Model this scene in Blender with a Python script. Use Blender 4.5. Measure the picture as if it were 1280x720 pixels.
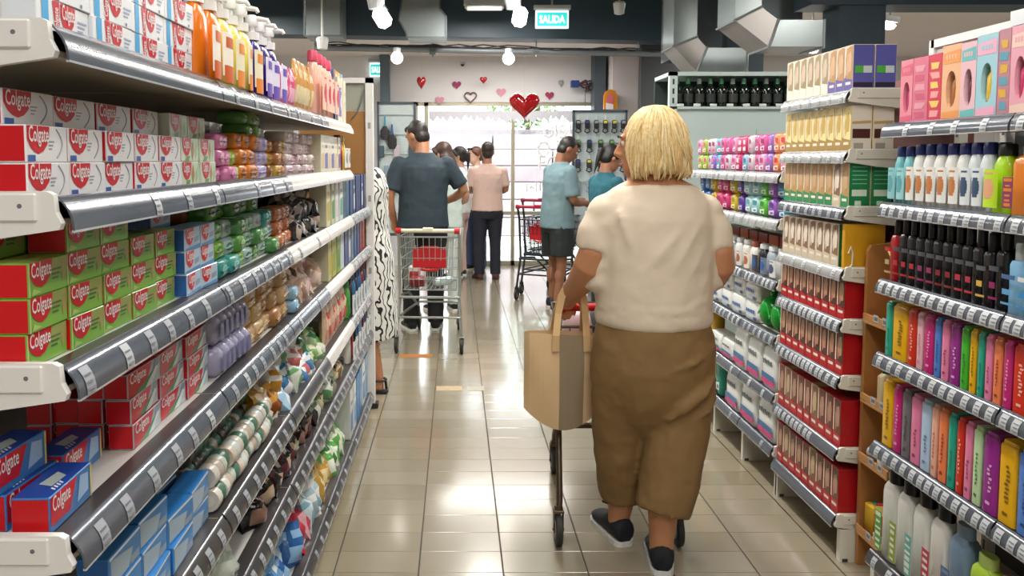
import bpy, math, random
from mathutils import Vector, Matrix, noise
random.seed(7)
for o in list(bpy.data.objects): bpy.data.objects.remove(o)
S = bpy.context.scene; COL = S.collection
# ---------------------------------------------------------------- camera
cd = bpy.data.cameras.new('camera'); cam = bpy.data.objects.new('camera', cd); COL.objects.link(cam)
cam.location = (0, 0, 1.46); cam.rotation_euler = (math.radians(90-3.834), 0, 0)
cd.sensor_width = 36; cd.lens = 970/1280*36; cd.shift_x = 70/1280; cd.shift_y = -95/1280; cd.clip_start = .05
S.camera = cam
# ---------------------------------------------------------------- light
S.view_settings.view_transform = 'Standard'; S.view_settings.look = 'None'
S.view_settings.gamma = 1; S.view_settings.use_curve_mapping = False
S.view_settings.exposure = 0.15
W = bpy.data.worlds.new('world'); S.world = W; W.use_nodes = True
bg = W.node_tree.nodes['Background']; bg.inputs[0].default_value = (.86, .93, 1, 1); bg.inputs[1].default_value = 6.0
def sun(rot, e, col, ang):
    l = bpy.data.lights.new('sun', 'SUN'); l.energy = e; l.color = col; l.angle = math.radians(ang)
    o = bpy.data.objects.new('sun', l); o.rotation_euler = [math.radians(a) for a in rot]; COL.objects.link(o)
sun((38, 0, -25), 9, (1, .95, .88), 1.0)
def area(loc, sx, sy, e, col=(1, .97, .92), rot=(0, 0, 0)):
    l = bpy.data.lights.new('ceiling_tube_and_fill', 'AREA'); l.shape = 'RECTANGLE'; l.size = sx; l.size_y = sy; l.energy = e; l.color = col
    o = bpy.data.objects.new('ceiling_tube_and_fill', l); o.location = loc; o.rotation_euler = rot; COL.objects.link(o)
LAMPS = [(-.05, 1.7, 20), (.95, 1.0, 17), (.45, 3.4, 46), (.45, 5.4, 60), (.3, 7.2, 60), (.15, -.5, 28), (.6, -1.7, 46), (-2.2, 4.5, 45), (3.2, 3.6, 50), (4.2, 7.6, 0), (-2.2, 7.4, 50)]  # the two behind the camera fill surfaces facing it; the rearmost is added
for x, y, e in LAMPS: area((x, y, 3.02 if e else 2.84), .16, 1.25, e or 45)
area((.6, 9.6, 2.80), 1.6, .2, 34); area((3.3, 8.3, 2.84), .16, 1.2, 40)

# ---------------------------------------------------------------- materials
def lin(c):
    if isinstance(c, str): c = tuple(int(c[i:i+2], 16)/255 for i in (0, 2, 4))
    return tuple(x/12.92 if x <= .04045 else ((x+.055)/1.055)**2.4 for x in c)
MC = {}
def M(c, rough=.45, metal=0., var=.10, scale=40., bump=0., coat=0., emit=0., trans=0., name=None):
    k = (c, rough, metal, var, scale, bump, coat, emit, trans)
    if k in MC: return MC[k]
    m = bpy.data.materials.new(name or 'surface_'+str(c)); m.use_nodes = True
    nt = m.node_tree; b = nt.nodes['Principled BSDF']; L = lin(c)
    b.inputs['Roughness'].default_value = rough; b.inputs['Metallic'].default_value = metal
    if coat: b.inputs['Coat Weight'].default_value = coat; b.inputs['Coat Roughness'].default_value = .12
    if trans: b.inputs['Transmission Weight'].default_value = trans
    if emit: b.inputs['Emission Color'].default_value = (*L, 1); b.inputs['Emission Strength'].default_value = emit
    b.inputs['Base Color'].default_value = (*L, 1)
    if var or bump:
        tc = nt.nodes.new('ShaderNodeTexCoord'); nz = nt.nodes.new('ShaderNodeTexNoise')
        nz.inputs['Scale'].default_value = scale; nz.inputs['Detail'].default_value = 3
        nt.links.new(tc.outputs['Object'], nz.inputs['Vector'])
        if var:
            mx = nt.nodes.new('ShaderNodeMix'); mx.data_type = 'RGBA'
            mx.inputs[6].default_value = (*[x*(1-var) for x in L], 1); mx.inputs[7].default_value = (*[min(1, x*(1+var)) for x in L], 1)
            nt.links.new(nz.outputs['Fac'], mx.inputs[0]); nt.links.new(mx.outputs[2], b.inputs['Base Color'])
        if bump:
            bp = nt.nodes.new('ShaderNodeBump'); bp.inputs['Strength'].default_value = min(1, bump); bp.inputs['Distance'].default_value = .006
            nt.links.new(nz.outputs['Fac'], bp.inputs['Height']); nt.links.new(bp.outputs['Normal'], b.inputs['Normal'])
    MC[k] = m; return m
def glass_mat():
    m = bpy.data.materials.new('window_glass'); m.use_nodes = True; nt = m.node_tree; nt.nodes.clear()
    out = nt.nodes.new('ShaderNodeOutputMaterial'); t = nt.nodes.new('ShaderNodeBsdfTransparent'); g = nt.nodes.new('ShaderNodeBsdfGlossy')
    f = nt.nodes.new('ShaderNodeFresnel'); f.inputs[0].default_value = 1.25; mx = nt.nodes.new('ShaderNodeMixShader')
    g.inputs['Roughness'].default_value = .02; t.inputs[0].default_value = (.95, .98, .97, 1)
    nt.links.new(f.outputs[0], mx.inputs[0]); nt.links.new(t.outputs[0], mx.inputs[1]); nt.links.new(g.outputs[0], mx.inputs[2]); nt.links.new(mx.outputs[0], out.inputs[0])
    return m
GLASS = glass_mat()

# ---------------------------------------------------------------- mesh kit
class MB:
    def __init__(s): s.v = []; s.f = []; s.m = []; s.mats = []
    def mi(s, m):
        if m not in s.mats: s.mats.append(m)
        return s.mats.index(m)
    def add(s, vs, fs, m):
        n = len(s.v); i = s.mi(m); s.v += [tuple(v) for v in vs]
        for f in fs: s.f.append(tuple(a+n for a in f)); s.m.append(i)
    def box(s, x0, x1, y0, y1, z0, z1, m):
        s.add([(x0,y0,z0),(x1,y0,z0),(x1,y1,z0),(x0,y1,z0),(x0,y0,z1),(x1,y0,z1),(x1,y1,z1),(x0,y1,z1)],
              [(3,2,1,0),(4,5,6,7),(0,1,5,4),(1,2,6,5),(2,3,7,6),(3,0,4,7)], m)
    def rbox(s, x0, x1, y0, y1, z0, z1, r, m):      # chamfered box
        r = min(r, (x1-x0)/2.01, (y1-y0)/2.01, (z1-z0)/2.01); V = []; idx = {}
        for a, X in enumerate((x0, x1)):
            for b, Y in enumerate((y0, y1)):
                for c_, Z in enumerate((z0, z1)):
                    sx, sy, sz = 1-2*a, 1-2*b, 1-2*c_
                    for k, p in enumerate(((X, Y+sy*r, Z+sz*r), (X+sx*r, Y, Z+sz*r), (X+sx*r, Y+sy*r, Z))):
                        idx[(a, b, c_, k)] = len(V); V.append(p)
        F = []; I = lambda *q: idx[q]
        for a in (0, 1):
            q = [I(a,0,0,0), I(a,0,1,0), I(a,1,1,0), I(a,1,0,0)]; F.append(q if a == 0 else q[::-1])
            q = [I(0,a,0,1), I(1,a,0,1), I(1,a,1,1), I(0,a,1,1)]; F.append(q if a == 0 else q[::-1])
            q = [I(0,0,a,2), I(0,1,a,2), I(1,1,a,2), I(1,0,a,2)]; F.append(q if a == 0 else q[::-1])
        for a in (0, 1):
            for b in (0, 1):
                q = [I(a,b,0,0), I(a,b,0,1), I(a,b,1,1), I(a,b,1,0)]; F.append(q if a == b else q[::-1])
                q = [I(a,0,b,0), I(a,1,b,0), I(a,1,b,2), I(a,0,b,2)]; F.append(q if a == b else q[::-1])
                q = [I(0,a,b,1), I(0,a,b,2), I(1,a,b,2), I(1,a,b,1)]; F.append(q if a == b else q[::-1])
                for c_ in (0, 1):
                    q = [I(a,b,c_,0), I(a,b,c_,2), I(a,b,c_,1)]; F.append(q if (a+b+c_) % 2 == 0 else q[::-1])
        s.add(V, F, m)
    def tube(s, pts, r, m, n=8, caps=True):
        pts = [Vector(p) for p in pts]; R = r if isinstance(r, (list, tuple)) else [r]*len(pts)
        V = []; F = []; a = None
        for i, p in enumerate(pts):
            t = (pts[min(i+1, len(pts)-1)]-pts[max(i-1, 0)]).normalized()
            if a is None: a = t.orthogonal().normalized()
            else: a = (a-t*a.dot(t)); a = a.normalized() if a.length > 1e-6 else t.orthogonal().normalized()
            b = t.cross(a)
            for k in range(n):
                q = 2*math.pi*k/n; V.append(p+(a*math.cos(q)+b*math.sin(q))*R[i])
        for i in range(len(pts)-1):
            for k in range(n): F.append((i*n+k, i*n+(k+1) % n, (i+1)*n+(k+1) % n, (i+1)*n+k))
        if caps: F.append(tuple(range(n))[::-1]); F.append(tuple((len(pts)-1)*n+k for k in range(n)))
        s.add(V, F, m)
    def loft(s, rings, m, n=20, pw=1., caps=True):   # rings: (cx,cy,cz,rx,ry); superellipse power pw
        V = []; F = []
        for (cx, cy, cz, rx, ry) in rings:
            for k in range(n):
                q = 2*math.pi*k/n; c_, s_ = math.cos(q), math.sin(q)
                V.append((cx+rx*math.copysign(abs(c_)**pw, c_), cy+ry*math.copysign(abs(s_)**pw, s_), cz))
        for i in range(len(rings)-1):
            for k in range(n): F.append((i*n+k, i*n+(k+1) % n, (i+1)*n+(k+1) % n, (i+1)*n+k))
        if caps: F.append(tuple(range(n))[::-1]); F.append(tuple((len(rings)-1)*n+k for k in range(n)))
        s.add(V, F, m)
    def lathe(s, prof, m, n=14, c=(0, 0, 0), sx=1., sy=1., pw=1.): s.loft([(c[0], c[1], c[2]+z, r*sx, r*sy) for r, z in prof], m, n, pw)
    def ball(s, c, r, m, nu=14, nv=9, rot=None):
        r = r if isinstance(r, (tuple, list)) else (r, r, r); V = []; F = []
        for j in range(nv+1):
            t = math.pi*j/nv; t = min(max(t, .02), math.pi-.02)
            for k in range(nu):
                q = 2*math.pi*k/nu; p = Vector((math.sin(t)*math.cos(q)*r[0], math.sin(t)*math.sin(q)*r[1], -math.cos(t)*r[2]))
                if rot: p = rot @ p
                V.append(Vector(c)+p)
        for j in range(nv):
            for k in range(nu): F.append((j*nu+k, j*nu+(k+1) % nu, (j+1)*nu+(k+1) % nu, (j+1)*nu+k))
        F.append(tuple(range(nu))[::-1]); F.append(tuple(nv*nu+k for k in range(nu)))
        s.add(V, F, m)
    def poly(s, P, o, u, w, m, off=0.):              # flat polygon: P in (a,b) on origin o, axes u (right) and w (up)
        o, u, w = Vector(o), Vector(u), Vector(w); nrm = u.cross(w)
        if nrm.length: nrm.normalize()
        s.add([o+u*a+w*b+nrm*off for a, b in P], [tuple(range(len(P)))], m)
    def text(s, t, o, u, w, size, m, off=.0006, width=None, shear=.0, bold=.012):
        vs, fs, wd, hd = glyphs(t, shear, bold); o, u, w = Vector(o), Vector(u).normalized(), Vector(w).normalized(); nrm = u.cross(w)
        kx = (width/wd) if width else size
        s.add([o+u*(a*kx)+w*(b*size)+nrm*off for a, b in vs], fs, m)
    def mesh(s, name, smooth=None):
        me = bpy.data.meshes.new(name); me.from_pydata(s.v, [], s.f)
        for m in s.mats: me.materials.append(m)
        me.polygons.foreach_set('material_index', s.m)
        if smooth is not None:
            me.polygons.foreach_set('use_smooth', [True]*len(me.polygons)); me.set_sharp_from_angle(angle=math.radians(smooth))
        me.update(); return me
    def build(s, name, parent=None, loc=(0, 0, 0), smooth=None): return link(name, s.mesh(name, smooth), parent, loc)
GC = {}
def glyphs(t, shear, bold):
    k = (t, shear, bold)
    if k not in GC:
        cu = bpy.data.curves.new('lettering', 'FONT'); cu.body = t; cu.shear = shear; cu.offset = bold; cu.resolution_u = 2; cu.fill_mode = 'FRONT'
        o = bpy.data.objects.new('lettering', cu); me = bpy.data.meshes.new_from_object(o)
        vs = [(v.co.x, v.co.y) for v in me.vertices]; fs = [tuple(p.vertices) for p in me.polygons]
        x0 = min(a for a, b in vs); vs = [(a-x0, b) for a, b in vs]
        GC[k] = (vs, fs, max(a for a, b in vs), max(b for a, b in vs))
        bpy.data.objects.remove(o); bpy.data.curves.remove(cu); bpy.data.meshes.remove(me)
    return GC[k]
def link(name, data, parent=None, loc=(0, 0, 0), rz=0):
    o = bpy.data.objects.new(name, data); COL.objects.link(o); o.location = loc
    if rz: o.rotation_euler = (0, 0, rz)
    if parent: o.parent = parent
    return o
LABELS = {}
def tag(o, label, cat, group=None):
    label = ' '.join(label.replace(' ,', ',').split()); n = len(label.split())
    if not 4 <= n <= 16: print('LABEL LENGTH', n, label)
    if label in LABELS: print('DUP LABEL', label)
    LABELS[label] = 1; o['label'] = label; o['category'] = cat
    if group: o['group'] = group
    return o
def thing(name, label, cat, loc=(0, 0, 0), rz=0, group=None):
    o = link(name, None, None, loc, rz); o.empty_display_size = .05; return tag(o, label, cat, group)
def struct(o): o['kind'] = 'structure'; return o
def stuff(o): o['kind'] = 'stuff'; return o
def stuff_thing(o, label, cat): tag(o, label, cat); o['kind'] = 'stuff'; return o
ORD = ['first', 'second', 'third', 'fourth', 'fifth', 'sixth', 'seventh', 'eighth', 'ninth', 'tenth', 'eleventh', 'twelfth', 'thirteenth', 'fourteenth', 'fifteenth', 'sixteenth', 'seventeenth', 'eighteenth', 'nineteenth', 'twentieth'] + ['%dth' % i for i in range(21, 90)]
def rnd(a, b): return random.uniform(a, b)

# ---------------------------------------------------------------- setting
def shell():
    dark = M('5a5648', .9); a = MB(); a.box(-4.5, 7.5, -3, 10.9, -.06, -.004, M('3a352c', .8, name='tile_joint'))
    fl = struct(a.build('floor'))
    tm = [M(c, .20, 0, .08, 6, name='floor_tile_glaze', coat=.7) for c in ('908671', '8b816c', '958b77')]
    pro = []
    for m in tm:
        b = MB(); b.rbox(.0022, .2988, .0008, .1482, -.012, 0, .0012, m); pro.append(b.mesh('floor_tile'))
    x0, y0 = -.133, 2.661-.149
    rest = MB()
    for i in range(-15, 26):
        for j in range(-37, 56):
            X, Y = x0+.301*i, y0+.149*j
            if -2 <= i <= 4 and -1 <= j <= 15: link('floor_tile', random.choice(pro), fl, (X, Y, 0))
            elif X > -4.4 and X < 7.3 and Y < 10.6: rest.add([(X+.002, Y+.001, 0), (X+.299, Y+.001, 0), (X+.299, Y+.148, 0), (X+.002, Y+.148, 0)], [(0, 1, 2, 3)], random.choice(tm))
    stuff(rest.build('floor_tiling', fl))
    white = M('e2e0e0', .7, 0, .04, 3, name='white_paint'); navy = M('33444f', .5, 0, .06, 4, name='navy_paint')
    def wall(n, *b, m=white): q = MB(); q.box(*b, m); return struct(q.build(n))
    wall('wall_left', -4.5, -4.4, -3, 10.9, 0, 3.3); wall('wall_right', 7.4, 7.5, -3, 10.9, 0, 3.3); wall('wall_rear', -4.5, 7.5, -3.1, -3, 0, 3.3)
    # street front: wall above and beside the shop window
    q = MB(); q.box(-4.5, 7.5, 10.7, 10.9, 2.25, 3.3, white); q.box(-4.5, -.62, 10.7, 10.9, 0, 2.25, white); q.box(2.0, 7.5, 10.7, 10.9, 0, 2.25, white)
    struct(q.build('wall_front'))
    wall('wall_side', 2.02, 2.35, 10.1, 10.7, 0, 2.87, m=M('d8cfd0', .7, 0, .04, 3))
    wall('wall_dark', 2.2, 3.4, 9.3, 9.42, 0, 2.87, m=M('36383b', .6, 0, .05, 5))
    # ceilings
    cm = M('8d8a78', .6, .3, .12, 8, name='ceiling_sheet')
    q = MB(); q.box(-4.5, 7.5, -3, 8.6, 3.2, 3.3, cm); c1 = struct(q.build('ceiling'))
    q = MB()
    for k in range(18): q.box(-4.4, 7.4, 5.0+k*.19, 5.07+k*.19, 3.165, 3.2, cm)
    stuff(q.build('ceiling_rib', c1))
    q = MB(); q.box(-4.5, 7.5, 8.7, 10.7, 2.87, 2.93, M('efe6e2', .8, 0, .03, 3)); q.box(2.75, 7.5, 6.42, 8.7, 2.87, 2.93, M('efe6e2', .8, 0, .03, 3)); struct(q.build('ceiling_low'))
    # navy cross beam, a little lower at its right end as in the photograph
    q = MB(); q.add([(-4.4, 8.5, 2.86), (2.76, 8.5, 2.74), (2.76, 8.8, 2.74), (-4.4, 8.8, 2.86), (-4.4, 8.5, 3.2), (2.76, 8.5, 3.2), (2.76, 8.8, 3.2), (-4.4, 8.8, 3.2)],
                    [(3, 2, 1, 0), (4, 5, 6, 7), (0, 1, 5, 4), (1, 2, 6, 5), (2, 3, 7, 6), (3, 0, 4, 7)], navy); struct(q.build('trim_1'))
    q = MB(); q.box(2.75, 7.4, 6.1, 6.42, 2.66, 3.2, navy); struct(q.build('trim_2'))
    wall('trim_3', 2.98, 3.34, 6.12, 6.4, 0, 2.66, m=navy)
    wall('trim_4', 2.62, 2.98, 7.6, 7.85, 0, 3.2, m=navy)
    wall('trim_5', -1.02, -.9, 10.5, 10.7, 0, 2.87, m=M('5d6a74', .5, 0, .05, 5)); wall('trim_6', 1.83, 1.98, 10.35, 10.62, 0, 2.87, m=M('4a555e', .5, 0, .05, 5))
    # shop window: aluminium frame and two panes
    al = M('b7b09a', .35, .6, .05, 10, name='window_aluminium')
    q = MB()
    for x0, x1 in ((-.62, -.52), (-.44, -.38), (.76, .81), (1.92, 2.0)): q.box(x0, x1, 10.72, 10.79, 0, 2.25, al)
    q.box(-.62, 2.0, 10.72, 10.79, 2.2, 2.25, al); q.box(-.62, 2.0, 10.72, 10.79, 0, .06, al); q.box(-.38, 1.92, 10.725, 10.785, .70, .75, al)
    wn = struct(q.build('window_1'))
    for x0, x1 in ((-.38, .76), (.81, 1.92)):
        for z0, z1 in ((.06, .70), (.75, 2.2)):
            q = MB(); q.box(x0, x1, 10.752, 10.756, z0, z1, GLASS); q.build('window_pane', wn)
shell()
# ---------------------------------------------------------------- outside the shop window
def outside():
    q = MB(); q.box(-14, 16, 10.9, 40, -.12, -.02, M('b5b0aa', .9, 0, .1, 2, name='pavement')); struct(q.build('pavement'))
    st = [M(c, .9, 0, .15, 5, .4, name='terrace_stone') for c in ('8a7f84', '988c90', '7c7276')]
    t = thing('stone_terrace', 'pale stepped stone terrace across the street, seen through the shop window', 'terrace', (0, 15, -.02))
    q = MB(); q.box(-9, 12, 2.2, 3, 0, 2.15, st[2]); q.build('retaining_wall', t)
    for k in range(6):
        z = .34*k; x = -8.+rnd(-.3, 0)
        while x < 11:
            L = rnd(1.1, 1.7)
            b = MB(); b.rbox(x, x+L-.03, .36*k, 2.2, z, z+.33, .02, random.choice(st)); b.build('stone_block', t); x += L
    gm = [M(c, .7, 0, .25, 8, name='leaf_green') for c in ('5f7d4f', '74905c', '86a070')]
    for i, (x, y, s, w) in enumerate(((1.6, 17.4, .75, 'behind the right pane under the big red balloon'), (4.4, 17.6, .9, 'far right, beyond the hanging goods board'), (-2.6, 17.5, .8, 'far left, beyond the brush board'))):
        t = thing('bush', 'green leafy bush on the stone terrace '+w, 'bush', (x, y, 2.14))
        q = MB()
        for k in range(7): q.tube([(0, 0, 0), (rnd(-.3, .3)*s, rnd(-.3, .3)*s, .5*s), (rnd(-.8, .8)*s, rnd(-.6, .6)*s, rnd(.7, 1.1)*s)], [.05, .03, .01], M('6b5a45', .8), 6)
        q.build('stem', t)
        q = MB()
        for k in range(900):
            p = Vector((random.gauss(0, .5), random.gauss(0, .4), random.gauss(0, .3)))*s+Vector((0, 0, .75*s)); d = Vector((rnd(-1, 1), rnd(-1, 1), rnd(-.6, 1))).normalized(); u = d.orthogonal().normalized()
            l = rnd(.1, .2); q.add([p, p+d*l*.5+u*l*.25, p+d*l, p+d*l*.5-u*l*.25], [(0, 1, 2, 3)], random.choice(gm))
        stuff(q.build('foliage', t))
    # paper fringe and painted sale lettering on the glass
    q = MB(); pm = M('d9d8e0', .8, 0, .1, 20, name='paper'); x = -.37
    while x < 1.9:
        w = rnd(.14, .22); z = rnd(2.0, 2.07); P = [(x, 2.13), (x, z), (x+w*.3, z-.05), (x+w*.55, z+.03), (x+w*.8, z-.03), (x+w, z+.04), (x+w, 2.13)]
        n = len(P); yo = rnd(10.690, 10.704); q.add([(a, yo, b) for a, b in P]+[(a, yo+.002, b) for a, b in P], [tuple(range(n)), tuple(range(n, 2*n))[::-1]]+[(i, (i+1) % n, n+(i+1) % n, n+i) for i in range(n)], pm); x += w-.012
    tag(q.build('paper_fringe'), 'torn grey paper fringe hanging along the top of the shop window', 'decoration')
    wp = M('f4f4f2', .6, 0, 0, name='window_paint'); r = .016; T = thing('window_lettering', 'white hand-painted lettering on the right pane of the shop window', 'lettering', (1.2, 10.735, 1.35))
    def stroke(*p): q = MB(); q.tube([(a*.09, 0, b*.09) for a, b in p], r, wp, 5); q.build('painted_stroke', T)
    stroke((.2, 6.2), (.2, 5), (.9, 4.7), (1.4, 5), (1.4, 6.4)); stroke((2, 4.8), (2, 6.6)); stroke((3.4, 6.5), (2.6, 6.3), (2.7, 5.7), (3.4, 5.4), (3.2, 4.8), (2.5, 4.7)); stroke((4.2, 4.7), (4.2, 4.8)); stroke((4.2, 5.3), (4.2, 6.8))
    stroke(*[(.1+.8*math.cos(t*.6), 2.9+1.1*math.sin(t*.6)) for t in range(12)]); stroke((2.2, 4.2), (2.6, 2.2), (3.3, 4.3)); stroke((4.4, 4.3), (3.7, 4.2), (3.7, 2.2), (4.5, 2.2)); stroke((3.7, 3.3), (4.3, 3.3))
    stroke((-.5, 1.8), (-.5, -.3)); stroke((-.5, 1.8), (.5, 1.8)); stroke((-.5, .9), (.3, .9)); stroke(*[(1.5+.7*math.cos(t*.6), .7+1.*math.sin(t*.6)) for t in range(12)]); stroke((2.8, 1.9), (2.8, -.3), (3.6, -.3)); stroke((-2.4, -2.4), (-2.4, -3.6), (-1.7, -2.8), (-1, -3.6), (-1, -2.2)); stroke((-.4, -3.5), (-.4, -2.3), (.5, -2.3), (.5, -3.6))
outside()

# ---------------------------------------------------------------- gondola shelving
RAILM = M('535963', .22, .1, .08, 12, coat=.6, name='price_rail_plastic'); RAILD = M('3b3a3c', .3, .1, .08, 12, coat=.5, name='price_rail_dark'); RAILP = M('d6d2c6', .25, .1, .08, 14, coat=.6, name='price_rail_cream'); RAILW = M('a3a5a4', .25, .2, .1, 14, coat=.6, name='price_rail_paper')
WHITE = M('ebe9e4', .35, .1, .05, 6, name='shelf_white_metal'); CREAM = M('d3d0c2', .4, .1, .05, 6, name='shelf_cream_metal'); GREYM = M('6f6d68', .6, .1, .08, 6, name='shelf_back')
UNDER = M('b0a58f', .5, .1, .06, 6, name='shelf_plate')
TICK = M('979ba1', .35, 0, .14, 60, name='ticket_paper'); TICKW = M('b0b4b7', .35, 0, .1, 60, name='ticket_paper_white'); INK = M('6b6e74', .6, 0, 0, name='ticket_ink')
def rail_profile(side, tilt):
    pts = []
    for k in range(6):
        t = k/5; pts.append((side*(-.010+tilt*t+.006*math.sin(t*math.pi)), .002-.044*t))
    return pts
def ticket_mesh(side, tilt, m):
    q = MB(); pr = rail_profile(side, tilt); w = .0125; V = []; e = side*.0012
    for x, z in pr[1:]: V += [(x+e, -w, z), (x+e, w, z)]
    F = [(2*i, 2*i+1, 2*i+3, 2*i+2) if side > 0 else (2*i+1, 2*i, 2*i+2, 2*i+3) for i in range(len(pr)-2)]; q.add(V, F, m)
    for k, (a, b) in enumerate(((.25, .35), (.5, .56), (.72, .84))):
        i = a*5; x, z = pr[2+k]; e2 = e*1.8; h = .0025
        q.add([(x+e2, -w*.75, z), (x+e2, w*(.6-.3*(k == 1)), z), (x+e2+side*tilt*h/.044, w*(.6-.3*(k == 1)), z-h), (x+e2+side*tilt*h/.044, -w*.75, z-h)], [(0, 1, 2, 3)], INK)
    return q.mesh('price_ticket')
def shelving(name, label, side, xf, depth, bays, levels, height, end_near=True, skip=(), rails=None, tick=None, backm=GREYM, tilt=.02, metal=WHITE, top_depth=None):
    """levels: z of the price rail's top edge; bays: list of Y breaks"""
    y0, y1 = bays[0], bays[-1]; xb = xf-side*depth; T = thing(name, label, 'shelving', ((xf+xb)/2, y0, 0)); ox, oy = T.location.x, T.location.y
    def X(a, b): return (min(a, b)-ox, max(a, b)-ox)
    q = MB(); q.box(*X(xb, xb-side*.03), 0, y1-y0, .06, height, backm); q.build('back_panel', T)
    up = None
    for y in bays:
        q = MB(); q.box(*X(xb+side*.002, xb+side*.03), y-oy-.015, y-oy+.015, 0, height+.01, metal)
        for k in range(int(height/.06)): q.box(*X(xb+side*.03, xb+side*.0305), y-oy-.006, y-oy+.006, .1+k*.06, .135+k*.06, INK)
        q.build('upright', T)
        q = MB(); xx = xf-side*.02; zb = levels[-1]-.05
        P = [(xx, 0), (xx, zb), (xf-side*.32, zb), (xf-side*.30, .03), (xf-side*.16, 0)][::-1]
        V = [(a-ox, y-oy+s*.012, b) for s in (-1, 1) for a, b in P]; n = len(P)
        q.add(V, [tuple(range(n)), tuple(range(n, 2*n))[::-1]]+[(i, (i+1) % n, n+(i+1) % n, n+i) for i in range(n)], metal)
        q.box(*X(xf-side*.03, xf-side*.05), y-oy-.013, y-oy+.013, 0, (.05 if side > 0 else .012), M('3a3632', .6)); q.build('base_leg', T)
    tm = [ticket_mesh(side, tilt, m) for m in (TICK, TICKW)]; pr = rail_profile(side, tilt)
    for li, z in enumerate(levels):
        for bi in range(len(bays)-1):
            if (li, bi) in skip: continue
            a, b = bays[bi]-oy+.004, bays[bi+1]-oy-.004; zt = z-.006
            q = MB(); q.box(*X(xf-side*.012, xb+side*.03), a, b, zt-.022, zt, UNDER); q.box(*X(xf-side*.012, xf-side*.02), a, b, zt-.03, zt, UNDER)
            q.box(*X(xf-side*.05, xb+side*.03), a, b, zt, zt+.0008, M('cfcdc8', .4, .1, .05, 6)) ; q.box(*X(xf-side*.012, xf-side*.05), a, b, zt, zt+.001, M('3d3a3a', .3, .1, .05, 8))
            sh = q.build('shelf', T)
            rm = (rails or {}).get((li, bi), RAILM); q = MB(); V = []
            for x, zz in pr: V += [(xf+x-ox, a, z+zz), (xf+x-ox, b, z+zz)]
            for x, zz in pr[::-1]: V += [(xf+x-ox-side*.003, a, z+zz), (xf+x-ox-side*.003, b, z+zz)]
            n = len(pr)*2; F = [(2*i, 2*i+1, (2*i+3) % (2*n), (2*i+2) % (2*n)) for i in range(n)]
            if side < 0: F = [f[::-1] for f in F]
            F += [tuple(2*i for i in range(n)), tuple(2*i+1 for i in range(n))[::-1]]
            q.add(V, F, rm); e = pr[-1][0]; q.box(*X(xf+e, xf+e-side*.004), a, b, z-.0445, z-.0415, M('c9ccd0', .15, .3, 0)); q.build('price_rail', sh, smooth=60)
            dens, start, wp = (tick or (lambda l, b_: (.085, .04, 0)))(li, bi)
            if dens:
                y = a+start
                while y < b-.02:
                    link('price_ticket', tm[1 if random.random() < wp else 0], sh, (xf-ox, y, z)); y += dens*rnd(.8, 1.25)
            if bi == 0 and end_near:      # white bracket at the near end
                q = MB(); d = xf-side*.004; P = [(xb+side*.03, z-.085), (xf-side*.10, z-.054), (d, z-.040), (d+side*.003, z-.032), (d-side*.004, z-.018), (d-side*.006, z+.004), (d-side*.014, z+.008), (xb+side*.03, z+.008)]
                n = len(P); V = [(u-ox, yy, w) for yy in (a-.012, a-.001) for u, w in P]
                F = [tuple(range(n)), tuple(range(n, 2*n))[::-1]]+[(i, n+i, n+(i+1) % n, (i+1) % n) for i in range(n)]
                if side < 0: F = [f[::-1] for f in F]
                q.add(V, F, metal); q.rbox(*X(xf-side*.03, xb+side*.05), a-.016, a-.011, z-.030, z+.006, .004, metal)
                q.tube([(xf-side*.05-ox, a-.0165, z-.010), (xf-side*.05-ox, a-.0155, z-.010)], .003, INK, 10); q.build('bracket', sh)
    return T
LZ = [1.626, 1.413, 1.196, .972, .70, .478, .105]
LB = [.97, 1.615, 2.285, 2.95, 3.66, 4.47]
def ltick(l, b):
    if l == 0: return (.2, .1, .2) if b in (1, 2) else (0, 0, 0)
    if l == 1: return (.16, .28, .2) if b < 2 else (0, 0, 0)
    if b == 4 and l > 1: return (.16, .05, .2)
    if b in (2, 3) and l < 5: return (.3, .12, .2) if b == 2 else (0, 0, 0)
    return ((.10, .03, .1), (.085, .06, .1), (.08, .05, .1), (.085, .03, .1), (.13, .03, .1))[min(l-2, 4)]
LR = {(0, 0): RAILM}
for l in range(5):
    for b in (2, 3, 4):
        if (b >= 3) or l in (1, 2): LR[(l, b)] = RAILW if b == 4 else RAILP
for l in (4, 5, 6):
    for b in range(5): LR.setdefault((l, b), RAILD)
left = shelving('gondola_shelving', 'long white supermarket shelving along the left side of the aisle, full of toothpaste and soap', 1, -.49, .44, LB, LZ, 1.86, rails=LR, tick=ltick, skip=((0, 4), (1, 4)))
q = MB(); ox, oy = left.location.x, left.location.y
q.box(-.52-ox, -.478-ox, 4.485-oy, 4.535-oy, .02, 1.93, WHITE); q.box(-.95-ox, -.478-ox, 4.485-oy, 4.535-oy, 1.90, 1.93, WHITE)
for k in range(28): q.box(-.507-ox, -.491-ox, 4.4835-oy, 4.4851-oy, .2+k*.06, .235+k*.06, M('a5a49c', .5)) if k % 7 == 3 else None
q.build('end_frame', left)
q = MB(); q.box(-.94-ox, -.525-ox, 4.50-oy, 4.52-oy, .06, 1.74, M('a3743f', .7, 0, .08, 8)); q.build('end_panel', left)
q = MB(); q.box(-.94-ox, -.525-ox, 4.502-oy, 4.518-oy, 1.745, 1.90, M('a5a596', .6, 0, .05, 8)); q.tube([(-.60-ox, 4.49-oy, 1.70), (-.57-ox, 4.485-oy, 1.73), (-.54-ox, 4.485-oy, 1.80), (-.53-ox, 4.49-oy, 1.86)], .004, INK, 6); q.build('end_header', left)
q = MB(); q.box(-.53-ox, -.46-ox, 4.48-oy, 4.54-oy, 0, .03, M('252525', .6)); q.build('end_foot', left)

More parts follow.
